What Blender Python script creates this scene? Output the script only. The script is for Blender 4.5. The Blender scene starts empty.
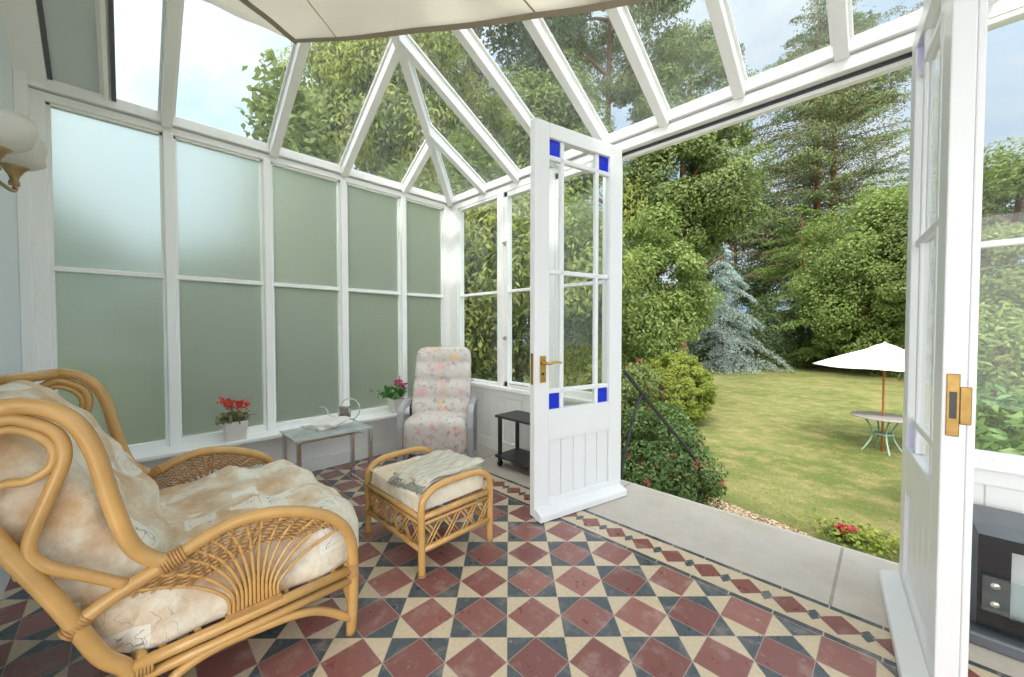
import bpy, bmesh, math, random
import numpy as np
from mathutils import Vector, Matrix
random.seed(7)
PI = math.pi
sc = bpy.context.scene
COL = sc.collection
# ------------------------------------------------------------------ camera model
CAMZ = 1.1; FPX = 383.0; PITCH = math.radians(1.42)
F = Vector((-.702, .712, 0)).normalized(); R = Vector((F.y, -F.x, 0)); Z = Vector((0, 0, 1))
FW = F*math.cos(PITCH) - Z*math.sin(PITCH); UP = F*math.sin(PITCH) + Z*math.cos(PITCH)
CAM = Vector((0, 0, CAMZ))
def ray(px, py): return FW + R*((px-512)/FPX) + UP*((338.5-py)/FPX)
def PX(px, py, X): r = ray(px, py); return CAM + r*(X/r.x)
def PY(px, py, Y): r = ray(px, py); return CAM + r*(Y/r.y)
def PZ(px, py, zz): r = ray(px, py); return CAM + r*((zz-CAMZ)/r.z)
def PD(px, py, d): return CAM + ray(px, py)*d
cam = bpy.data.cameras.new('camera'); camo = bpy.data.objects.new('camera', cam); COL.objects.link(camo)
cam.sensor_width = 36; cam.lens = FPX/1024*36; cam.clip_start = .05; cam.clip_end = 400
camo.matrix_world = Matrix(((R.x, UP.x, -FW.x, 0), (R.y, UP.y, -FW.y, 0), (R.z, UP.z, -FW.z, CAMZ), (0, 0, 0, 1)))
sc.camera = camo
sc.view_settings.view_transform = 'Standard'; sc.view_settings.look = 'None'
sc.view_settings.exposure = 0.0; sc.view_settings.gamma = 1; sc.view_settings.use_curve_mapping = False
sc.cycles.max_bounces = 10; sc.cycles.diffuse_bounces = 4; sc.cycles.glossy_bounces = 4
sc.cycles.transmission_bounces = 8; sc.cycles.transparent_max_bounces = 24
sc.cycles.use_denoising = True; sc.cycles.sample_clamp_indirect = 6
# ------------------------------------------------------------------ materials
def srgb(r, g, b):
    f = lambda c: (c/255/12.92) if c/255 <= .04045 else ((c/255+.055)/1.055)**2.4
    return (f(r), f(g), f(b), 1)
def newmat(name):
    m = bpy.data.materials.new(name); m.use_nodes = True
    nt = m.node_tree; nt.nodes.clear()
    out = nt.nodes.new('ShaderNodeOutputMaterial')
    return m, nt, out
class NT:
    def __init__(s, nt): s.nt = nt
    def n(s, t, **kw):
        x = s.nt.nodes.new(t)
        for k, v in kw.items():
            if k.startswith('i_'): x.inputs[k[2:].replace('_', ' ')].default_value = v
            else: setattr(x, k, v)
        return x
    def l(s, a, b): s.nt.links.new(a, b)
    def m(s, op, a, b=None, c=None, clamp=False):
        x = s.nt.nodes.new('ShaderNodeMath'); x.operation = op; x.use_clamp = clamp
        for i, v in enumerate((a, b, c)):
            if v is None: continue
            if isinstance(v, (int, float)): x.inputs[i].default_value = v
            else: s.nt.links.new(v, x.inputs[i])
        return x.outputs[0]
    def mix(s, f, a, b):
        x = s.nt.nodes.new('ShaderNodeMix'); x.data_type = 'RGBA'
        for i, v in ((0, f), (6, a), (7, b)):
            if isinstance(v, (int, float, tuple)): x.inputs[i].default_value = v
            else: s.nt.links.new(v, x.inputs[i])
        return x.outputs[2]
    def noise(s, scale, detail=4, vec=None, rough=.5):
        x = s.nt.nodes.new('ShaderNodeTexNoise'); x.inputs['Scale'].default_value = scale
        x.inputs['Detail'].default_value = detail; x.inputs['Roughness'].default_value = rough
        if vec is not None: s.nt.links.new(vec, x.inputs['Vector'])
        return x.outputs[0]
    def ramp(s, f, stops):
        x = s.nt.nodes.new('ShaderNodeValToRGB')
        while len(x.color_ramp.elements) < len(stops): x.color_ramp.elements.new(.5)
        for e, (p, c) in zip(x.color_ramp.elements, stops): e.position = p; e.color = c
        s.nt.links.new(f, x.inputs[0]); return x.outputs[0]
def simple(name, col, rough=.5, metal=0, var=.08, scale=12, bump=0, bscale=60, coat=0, spec=.5):
    m, nt, out = newmat(name); q = NT(nt)
    co = q.n('ShaderNodeTexCoord').outputs['Object']
    b = q.n('ShaderNodeBsdfPrincipled'); b.inputs['Roughness'].default_value = rough; b.inputs['Metallic'].default_value = metal
    b.inputs['Coat Weight'].default_value = coat; b.inputs['Specular IOR Level'].default_value = spec
    c2 = tuple(x*(1-var*2) for x in col[:3])+(1,)
    q.l(q.mix(q.noise(scale, 5, co), c2, tuple(min(1, x*(1+var)) for x in col[:3])+(1,)), b.inputs['Base Color'])
    if bump:
        bp = q.n('ShaderNodeBump'); bp.inputs['Strength'].default_value = bump; bp.inputs['Distance'].default_value = .01
        q.l(q.noise(bscale, 4, co), bp.inputs['Height']); q.l(bp.outputs[0], b.inputs['Normal'])
    q.l(b.outputs[0], out.inputs[0]); return m
M = {}
M['paint'] = simple('white_gloss_paint', srgb(246, 246, 244), .38, var=.02, scale=3, bump=.06, bscale=30)
M['door_paint'] = simple('door_paint', srgb(226, 227, 230), .32, var=.02, scale=4)
M['wall'] = simple('pale_wall_paint', srgb(228, 236, 240), .7, var=.03, scale=2, bump=.15, bscale=20)
M['board'] = simple('grey_board', srgb(205, 212, 212), .8, var=.08, scale=6)
M['stone'] = simple('stone', srgb(205, 198, 188), .75, var=.10, scale=4, bump=.3, bscale=40)
M['cane'] = simple('honey_cane', srgb(208, 162, 96), .26, var=.20, scale=9, coat=.4, bump=.1, bscale=25)
M['cane_dark'] = simple('cane_weave', srgb(186, 140, 84), .5, var=.16, scale=30)
M['chrome'] = simple('chrome', srgb(215, 212, 205), .15, metal=1, var=.05)
M['steel_grey'] = simple('grey_satin', srgb(165, 165, 168), .45, var=.06)
M['brass'] = simple('brass', srgb(205, 170, 95), .25, metal=1, var=.1, scale=30)
M['oldbrass'] = simple('aged_brass', srgb(176, 154, 116), .35, metal=1, var=.2, scale=40)
M['keep'] = simple('worn_brass', srgb(158, 128, 78), .4, metal=1, var=.25, scale=40)
M['black'] = simple('black_satin', srgb(52, 53, 55), .45, var=.1)
M['blackgloss'] = simple('black_gloss', srgb(22, 23, 26), .15, var=.05)
M['darkgrey'] = simple('dark_grey_metal', srgb(95, 100, 106), .4, var=.08)
M['pot'] = simple('white_ceramic', srgb(226, 222, 215), .4, var=.03)
M['soil'] = simple('soil', srgb(80, 62, 45), .95, var=.2, scale=60)
M['bark'] = simple('bark', srgb(112, 82, 62), .95, var=.25, scale=5, bump=.6, bscale=12)
M['bark_red'] = simple('bark_red', srgb(138, 90, 68), .95, var=.25, scale=5, bump=.6, bscale=12)
M['iron'] = simple('black_iron', srgb(38, 40, 44), .5, var=.1)
M['parasol'] = simple('parasol_cloth', srgb(238, 234, 226), .8, var=.03)
M['pole'] = simple('parasol_wood', srgb(178, 110, 62), .5, var=.15, scale=15)
M['verdigris'] = simple('verdigris', srgb(130, 160, 142), .5, var=.15, scale=20)
M['tabletop'] = simple('grey_mosaic', srgb(160, 155, 155), .7, var=.2, scale=25)
M['paper'] = simple('paper', srgb(232, 226, 220), .6, var=.1, scale=20)
M['hem'] = simple('hem_tape', srgb(160, 148, 130), .9, var=.1)
M['red'] = simple('red_petals', srgb(228, 84, 76), .6, var=.15, scale=50)
M['pink'] = simple('pink_petals', srgb(214, 80, 140), .6, var=.15, scale=50)
M['picture'] = simple('photo_print', srgb(150, 140, 130), .3, var=.5, scale=40)
M['gravel'] = simple('gravel_mix', srgb(214, 190, 160), .9, var=.3, scale=30, bump=1, bscale=60)
M['render_wall'] = simple('pale_render', srgb(225, 225, 220), .9, var=.04)
M['whitepanel'] = simple('pale_panel', srgb(205, 210, 212), .35, var=.03)

def clear_glass(name, tint=(.97, .985, .98, 1), refl=.9, haze=0.0):
    m, nt, out = newmat(name); q = NT(nt)
    t = q.n('ShaderNodeBsdfTransparent'); t.inputs[0].default_value = tint
    g = q.n('ShaderNodeBsdfGlossy'); g.inputs['Roughness'].default_value = .02
    lw = q.n('ShaderNodeLayerWeight'); lw.inputs[0].default_value = .5
    fz = q.m('ADD', q.m('MULTIPLY', q.m('POWER', lw.outputs['Facing'], 4.0), .6), .03)
    mx = q.n('ShaderNodeMixShader')
    q.l(q.m('MULTIPLY', fz, refl), mx.inputs[0]); q.l(t.outputs[0], mx.inputs[1]); q.l(g.outputs[0], mx.inputs[2])
    last = mx.outputs[0]
    if haze:
        d = q.n('ShaderNodeBsdfDiffuse'); d.inputs[0].default_value = (.75, .78, .78, 1)
        mh = q.n('ShaderNodeMixShader'); co = q.n('ShaderNodeTexCoord').outputs['Object']
        q.l(q.m('MULTIPLY', q.noise(5, 6, co), haze*2), mh.inputs[0]); q.l(last, mh.inputs[1]); q.l(d.outputs[0], mh.inputs[2]); last = mh.outputs[0]
    q.l(last, out.inputs[0]); return m
M['glass'] = clear_glass('clear_glass')
M['roofglass'] = clear_glass('roof_glass', refl=.8, haze=.07)
M['tableglass'] = clear_glass('table_glass', (.80, .88, .87, 1), 1.2, .30)
M['stripglass'] = clear_glass('strip_glass', (.88, .92, .92, 1), 1.0, .04)
def frosted():
    m, nt, out = newmat('frosted_glass'); q = NT(nt)
    g = q.n('ShaderNodeBsdfGlass'); g.inputs['Roughness'].default_value = .42; g.inputs['IOR'].default_value = 1.35
    g.inputs['Color'].default_value = (.95, .985, .94, 1)
    t = q.n('ShaderNodeBsdfTranslucent'); t.inputs[0].default_value = (.84, .88, .82, 1)
    d = q.n('ShaderNodeMixShader'); d.inputs[0].default_value = .25
    q.l(g.outputs[0], d.inputs[1]); q.l(t.outputs[0], d.inputs[2]); q.l(d.outputs[0], out.inputs[0]); return m
M['frosted'] = frosted()
def blueglass():
    m, nt, out = newmat('blue_glass'); q = NT(nt)
    t = q.n('ShaderNodeBsdfTransparent'); t.inputs[0].default_value = (.02, .10, .85, 1)
    p = q.n('ShaderNodeBsdfPrincipled'); p.inputs['Base Color'].default_value = srgb(20, 62, 225); p.inputs['Roughness'].default_value = .15
    d = q.n('ShaderNodeMixShader'); d.inputs[0].default_value = .6
    q.l(t.outputs[0], d.inputs[1]); q.l(p.outputs[0], d.inputs[2]); q.l(d.outputs[0], out.inputs[0]); return m
M['blue'] = blueglass()
def fabric_roof():
    m, nt, out = newmat('cream_canvas'); q = NT(nt)
    co = q.n('ShaderNodeTexCoord').outputs['Object']
    c = q.mix(q.noise(3, 5, co), srgb(232, 226, 216), srgb(246, 242, 234))
    a = q.n('ShaderNodeBsdfDiffuse'); q.l(c, a.inputs[0]); t = q.n('ShaderNodeBsdfTranslucent'); q.l(c, t.inputs[0])
    mx = q.n('ShaderNodeMixShader'); mx.inputs[0].default_value = .58
    q.l(a.outputs[0], mx.inputs[1]); q.l(t.outputs[0], mx.inputs[2]); q.l(mx.outputs[0], out.inputs[0]); return m
M['canvas'] = fabric_roof()
def opal():
    m, nt, out = newmat('opal_glass'); q = NT(nt)
    a = q.n('ShaderNodeBsdfPrincipled'); a.inputs['Base Color'].default_value = srgb(240, 240, 236); a.inputs['Roughness'].default_value = .3
    t = q.n('ShaderNodeBsdfTranslucent'); t.inputs[0].default_value = (.9, .9, .88, 1)
    mx = q.n('ShaderNodeMixShader'); mx.inputs[0].default_value = .45
    q.l(a.outputs[0], mx.inputs[1]); q.l(t.outputs[0], mx.inputs[2]); q.l(mx.outputs[0], out.inputs[0]); return m
M['opal'] = opal()

def floor_mat():
    m, nt, out = newmat('victorian_tiles'); q = NT(nt)
    g = q.n('ShaderNodeNewGeometry'); sp = q.n('ShaderNodeSeparateXYZ'); q.l(g.outputs['Position'], sp.inputs[0])
    X, Y = sp.outputs[0], sp.outputs[1]
    c = .205; k = 1/math.sqrt(2)
    p = q.m('DIVIDE', q.m('ADD', q.m('MULTIPLY', q.m('ADD', X, Y), k), .008), c)
    w = q.m('DIVIDE', q.m('SUBTRACT', q.m('MULTIPLY', q.m('SUBTRACT', Y, X), k), 1.545), c)
    ip = q.m('FLOOR', p); iw = q.m('FLOOR', w)
    fp = q.m('ABSOLUTE', q.m('SUBTRACT', q.m('SUBTRACT', p, ip), .5)); fw = q.m('ABSOLUTE', q.m('SUBTRACT', q.m('SUBTRACT', w, iw), .5))
    s = q.m('ADD', fp, fw)
    red = q.m('LESS_THAN', s, .5)
    par = q.m('ABSOLUTE', q.m('MODULO', q.m('ADD', ip, iw), 2.0))
    par = q.m('GREATER_THAN', par, .5)        # 1 -> cream corners
    gr1 = q.m('ABSOLUTE', q.m('SUBTRACT', s, .5)); gr1 = q.m('LESS_THAN', gr1, .009)
    gr2 = q.m('LESS_THAN', q.m('SUBTRACT', .5, q.m('MAXIMUM', fp, fw)), .006)
    grout = q.m('MAXIMUM', gr1, q.m('MULTIPLY', gr2, q.m('SUBTRACT', 1, red)))
    # per-tile variation: white noise of quantised room coordinates
    wn = q.n('ShaderNodeTexWhiteNoise'); wn.noise_dimensions = '2D'
    cv = q.n('ShaderNodeCombineXYZ'); q.l(ip, cv.inputs[0]); q.l(iw, cv.inputs[1]); q.l(cv.outputs[0], wn.inputs['Vector'])
    pos = g.outputs['Position']
    dirt = q.noise(9, 8, pos, .65); fine = q.noise(60, 5, pos, .6)
    redc = q.mix(wn.outputs[0], srgb(118, 72, 70), srgb(150, 100, 93))
    black = q.mix(fine, srgb(60, 68, 76), srgb(88, 95, 100)); cream = srgb(205, 184, 150)
    creamc = q.mix(fine, srgb(184, 164, 134), srgb(214, 198, 172))
    tri = q.mix(par, black, creamc)
    main = q.mix(red, tri, redc)
    groutc = srgb(176, 164, 150)
    main = q.mix(q.m('MULTIPLY', grout, .75), main, groutc)
    # border band 1.79..1.94
    bx = q.m('DIVIDE', q.m('ADD', X, 1.191), .154); fx = q.m('SUBTRACT', bx, q.m('FLOOR', q.m('ADD', bx, .5)))
    ax = q.m('MULTIPLY', q.m('ABSOLUTE', fx), .154); ay = q.m('ABSOLUTE', q.m('SUBTRACT', Y, 1.85))
    sr = q.m('ADD', ax, ay)
    r2 = q.m('LESS_THAN', sr, .064)
    ex = q.m('SUBTRACT', .077, ax); k2 = q.m('LESS_THAN', q.m('ADD', ex, q.m('MULTIPLY', ay, .7)), .026)
    g2 = q.m('LESS_THAN', q.m('ABSOLUTE', q.m('SUBTRACT', sr, .064)), .0022)
    bc = q.mix(k2, creamc, black); bc = q.mix(r2, bc, srgb(128, 76, 70)); bc = q.mix(q.m('MULTIPLY', g2, .7), bc, groutc)
    inb = q.m('GREATER_THAN', Y, 1.752)
    colr = q.mix(inb, main, bc)
    l1 = q.m('LESS_THAN', q.m('ABSOLUTE', q.m('SUBTRACT', Y, 1.755)), .013)
    l2 = q.m('LESS_THAN', q.m('ABSOLUTE', q.m('SUBTRACT', Y, 1.943)), .012)
    ln = q.m('MAXIMUM', l1, l2)
    jx = q.m('FRACT', q.m('MULTIPLY', X, 6.5)); jn = q.m('LESS_THAN', jx, .03)
    colr = q.mix(ln, colr, q.mix(jn, srgb(70, 76, 82), groutc))
    # stone strip
    st = q.m('GREATER_THAN', Y, 1.956)
    stc = q.mix(dirt, srgb(176, 166, 154), srgb(212, 204, 194)); stc = q.mix(q.m('MULTIPLY', fine, .4), stc, srgb(160, 152, 142))
    j2 = q.m('LESS_THAN', q.m('ABSOLUTE', q.m('SUBTRACT', q.m('FRACT', q.m('ADD', q.m('MULTIPLY', q.m('ADD', X, .15), .87), .5)), .5)), .005)
    stc = q.mix(q.m('MULTIPLY', j2, .7), stc, srgb(120, 112, 102))
    moss = q.m('MULTIPLY', q.m('MULTIPLY', q.m('SUBTRACT', Y, 2.36), 6.0, clamp=True), q.ramp(q.noise(2.3, 5, pos, .6), [(.48, (0, 0, 0, 1)), (.60, (1, 1, 1, 1))]))
    stc = q.mix(q.m('MULTIPLY', moss, .55), stc, srgb(150, 152, 112))
    blot = q.ramp(q.noise(3.1, 7, pos, .7), [(.5, (0, 0, 0, 1)), (.66, (1, 1, 1, 1))])
    stc = q.mix(q.m('MULTIPLY', blot, .35), stc, srgb(172, 156, 140))
    colr = q.mix(st, colr, stc)
    # wear (pale scuffs)
    wear = q.ramp(dirt, [(.52, (0, 0, 0, 1)), (.72, (1, 1, 1, 1))])
    colr = q.mix(q.m('MULTIPLY', wear, .42), colr, srgb(190, 176, 165))
    scr = q.noise(25, 9, pos, .75); scr = q.ramp(scr, [(.60, (0, 0, 0, 1)), (.66, (1, 1, 1, 1))])
    colr = q.mix(q.m('MULTIPLY', scr, .42), colr, srgb(205, 195, 186))
    b = q.n('ShaderNodeBsdfPrincipled'); q.l(colr, b.inputs['Base Color'])
    q.l(q.m('ADD', q.m('MULTIPLY', dirt, .35), q.m('MULTIPLY', st, .25)), b.inputs['Roughness'])
    rr = q.m('ADD', q.m('ADD', q.m('MULTIPLY', dirt, .35), .14), q.m('MULTIPLY', st, .3)); q.l(rr, b.inputs['Roughness'])
    h = q.m('ADD', q.m('MULTIPLY', q.m('MULTIPLY', grout, q.m('SUBTRACT', 1, inb)), -.6), q.m('MULTIPLY', fine, .35))
    bp = q.n('ShaderNodeBump'); bp.inputs['Strength'].default_value = .25; bp.inputs['Distance'].default_value = .004
    q.l(h, bp.inputs['Height']); q.l(bp.outputs[0], b.inputs['Normal'])
    q.l(b.outputs[0], out.inputs[0]); return m
M['floor'] = floor_mat()

def cushion_mat(name, strong=1.0):
    m, nt, out = newmat(name); q = NT(nt)
    co = q.n('ShaderNodeTexCoord').outputs['Object']
    n1 = q.noise(5, 7, co, .62); n2 = q.noise(15, 6, co, .7)
    wash = q.ramp(n1, [(.42, (0, 0, 0, 1)), (.62, (1, 1, 1, 1))])
    base = q.mix(q.m('MULTIPLY', wash, .62*strong), srgb(230, 221, 202), srgb(196, 156, 110))
    base = q.mix(q.m('MULTIPLY', q.ramp(n2, [(.5, (0, 0, 0, 1)), (.68, (1, 1, 1, 1))]), .28*strong), base, srgb(182, 150, 112))
    # pale note patches carrying pen strokes
    v = q.n('ShaderNodeTexVoronoi'); v.inputs['Scale'].default_value = 7.5; v.distance = 'CHEBYCHEV'; q.l(co, v.inputs['Vector'])
    pick = q.m('GREATER_THAN', q.m('FRACT', q.m('MULTIPLY', v.outputs['Color'], 7.3)), .5)
    patch = q.m('MULTIPLY', q.m('LESS_THAN', v.outputs['Distance'], .33), pick)
    base = q.mix(q.m('MULTIPLY', patch, .7), base, srgb(238, 236, 226))
    nz = q.noise(34, 1.5, co, .4)
    ink = q.m('LESS_THAN', q.m('ABSOLUTE', q.m('SUBTRACT', nz, .5)), .016)
    inner = q.m('MULTIPLY', q.m('LESS_THAN', v.outputs['Distance'], .24), pick)
    n5 = q.noise(22, 1, co, .4); zone = q.m('GREATER_THAN', q.noise(3.7, 2, co), .56)
    ink2 = q.m('MULTIPLY', q.m('LESS_THAN', q.m('ABSOLUTE', q.m('SUBTRACT', n5, .52)), .008), zone)
    ink = q.m('MAXIMUM', q.m('MULTIPLY', ink, inner), q.m('MULTIPLY', ink2, .55))
    base = q.mix(q.m('MULTIPLY', ink, .62), base, srgb(70, 66, 64))
    b = q.n('ShaderNodeBsdfPrincipled'); b.inputs['Roughness'].default_value = .85; q.l(base, b.inputs['Base Color'])
    b.inputs['Sheen Weight'].default_value = .2
    bp = q.n('ShaderNodeBump'); bp.inputs['Strength'].default_value = .8; bp.inputs['Distance'].default_value = .018
    q.l(q.m('ADD', q.noise(9, 5, co), q.m('MULTIPLY', q.noise(120, 2, co), .12)), bp.inputs['Height']); q.l(bp.outputs[0], b.inputs['Normal'])
    q.l(b.outputs[0], out.inputs[0]); return m
M['cushion'] = cushion_mat('script_print_cushion', 1.45); M['cushion2'] = cushion_mat('pale_script_cushion', .8)
def floral_mat():
    m, nt, out = newmat('floral_print'); q = NT(nt)
    co = q.n('ShaderNodeTexCoord').outputs['Object']
    base = q.mix(q.noise(20, 5, co), srgb(192, 184, 178), srgb(222, 214, 206))
    for sc_, thr, cols, am in ((8, .40, (srgb(222, 150, 172), srgb(226, 186, 120)), .6), (14, .36, (srgb(150, 135, 190), srgb(214, 140, 150)), .65), (24, .34, (srgb(138, 155, 135), srgb(110, 116, 132)), .7)):
        nv = q.n('ShaderNodeVectorMath'); nv.operation = 'ADD'
        nz = q.n('ShaderNodeTexNoise'); nz.inputs['Scale'].default_value = sc_*2.5; q.l(co, nz.inputs['Vector'])
        sm = q.n('ShaderNodeVectorMath'); sm.operation = 'SCALE'; sm.inputs['Scale'].default_value = .07; q.l(nz.outputs['Color'], sm.inputs[0])
        q.l(co, nv.inputs[0]); q.l(sm.outputs[0], nv.inputs[1])
        v = q.n('ShaderNodeTexVoronoi'); v.inputs['Scale'].default_value = sc_; q.l(nv.outputs[0], v.inputs['Vector'])
        sp = q.n('ShaderNodeSeparateColor'); q.l(v.outputs['Color'], sp.inputs[0])
        c = q.mix(sp.outputs[0], cols[0], cols[1])
        f = q.m('MULTIPLY', q.m('LESS_THAN', v.outputs['Distance'], thr+.02), q.m('GREATER_THAN', sp.outputs[1], .45))
        soft = q.m('SUBTRACT', 1.0, q.m('DIVIDE', v.outputs['Distance'], thr*1.3), clamp=True)
        base = q.mix(q.m('MULTIPLY', q.m('MULTIPLY', f, am), q.m('MULTIPLY', soft, 1.5, clamp=True)), base, c)
    b = q.n('ShaderNodeBsdfPrincipled'); b.inputs['Roughness'].default_value = .85; q.l(base, b.inputs['Base Color'])
    q.l(b.outputs[0], out.inputs[0]); return m
M['floral'] = floral_mat()
def throw_mat():
    m, nt, out = newmat('linen_throw'); q = NT(nt)
    uv = q.n('ShaderNodeUVMap').outputs[0]; sp = q.n('ShaderNodeSeparateXYZ'); q.l(uv, sp.inputs[0])
    s = q.m('FRACT', q.m('MULTIPLY', sp.outputs[0], 9)); st = q.m('LESS_THAN', s, .10)
    co = q.n('ShaderNodeTexCoord').outputs['Object']
    base = q.mix(q.noise(40, 4, co), srgb(184, 178, 162), srgb(214, 208, 192))
    base = q.mix(q.m('MULTIPLY', st, .65), base, srgb(112, 120, 116))
    b = q.n('ShaderNodeBsdfPrincipled'); b.inputs['Roughness'].default_value = .9; q.l(base, b.inputs['Base Color'])
    bp = q.n('ShaderNodeBump'); bp.inputs['Strength'].default_value = .3; bp.inputs['Distance'].default_value = .004
    q.l(q.noise(150, 2, co), bp.inputs['Height']); q.l(bp.outputs[0], b.inputs['Normal'])
    q.l(b.outputs[0], out.inputs[0]); return m
M['throw'] = throw_mat()
def leaf_mat(name, c1, c2, c3=None, trans=.35, rough=.6, k=.82):
    c1, c2 = [tuple(x*k for x in c[:3])+(1,) for c in (c1, c2)]; c3 = tuple(x*k for x in c3[:3])+(1,) if c3 else None
    m, nt, out = newmat(name); q = NT(nt)
    g = q.n('ShaderNodeNewGeometry'); co = q.n('ShaderNodeTexCoord').outputs['Object']
    c = q.mix(g.outputs['Random Per Island'], c1, c2)
    if c3: c = q.mix(q.ramp(q.noise(.9, 3, co), [(.42, (0, 0, 0, 1)), (.62, (1, 1, 1, 1))]), c, c3)
    b = q.n('ShaderNodeBsdfPrincipled'); b.inputs['Roughness'].default_value = rough; q.l(c, b.inputs['Base Color'])
    t = q.n('ShaderNodeBsdfTranslucent'); q.l(c, t.inputs[0])
    mx = q.n('ShaderNodeMixShader'); mx.inputs[0].default_value = trans
    q.l(b.outputs[0], mx.inputs[1]); q.l(t.outputs[0], mx.inputs[2]); q.l(mx.outputs[0], out.inputs[0]); return m
def lawn_mat():
    m, nt, out = newmat('mown_lawn'); q = NT(nt)
    g = q.n('ShaderNodeNewGeometry').outputs['Position']
    n1 = q.noise(.55, 5, g, .6); n2 = q.noise(2.2, 6, g, .7); n3 = q.noise(28, 6, g, .75)
    c = q.mix(q.ramp(n1, [(.4, (0, 0, 0, 1)), (.62, (1, 1, 1, 1))]), srgb(106, 114, 64), srgb(144, 142, 92))
    c = q.mix(q.m('MULTIPLY', q.ramp(n2, [(.46, (0, 0, 0, 1)), (.66, (1, 1, 1, 1))]), .85), c, srgb(176, 154, 112))
    n4 = q.noise(4.5, 8, g, .8); c = q.mix(q.m('MULTIPLY', q.ramp(n4, [(.44, (0, 0, 0, 1)), (.62, (1, 1, 1, 1))]), .45), c, srgb(104, 122, 58))
    c = q.mix(q.ramp(n3, [(.38, (0, 0, 0, 1)), (.66, (1, 1, 1, 1))]), q.mix(.5, c, srgb(84, 98, 50)), c)
    b = q.n('ShaderNodeBsdfPrincipled'); b.inputs['Roughness'].default_value = .95; q.l(c, b.inputs['Base Color']); b.inputs['Specular IOR Level'].default_value = .1
    bp = q.n('ShaderNodeBump'); bp.inputs['Strength'].default_value = .8; bp.inputs['Distance'].default_value = .04
    q.l(n3, bp.inputs['Height']); q.l(bp.outputs[0], b.inputs['Normal'])
    q.l(b.outputs[0], out.inputs[0]); return m
M['lawn'] = lawn_mat()
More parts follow.
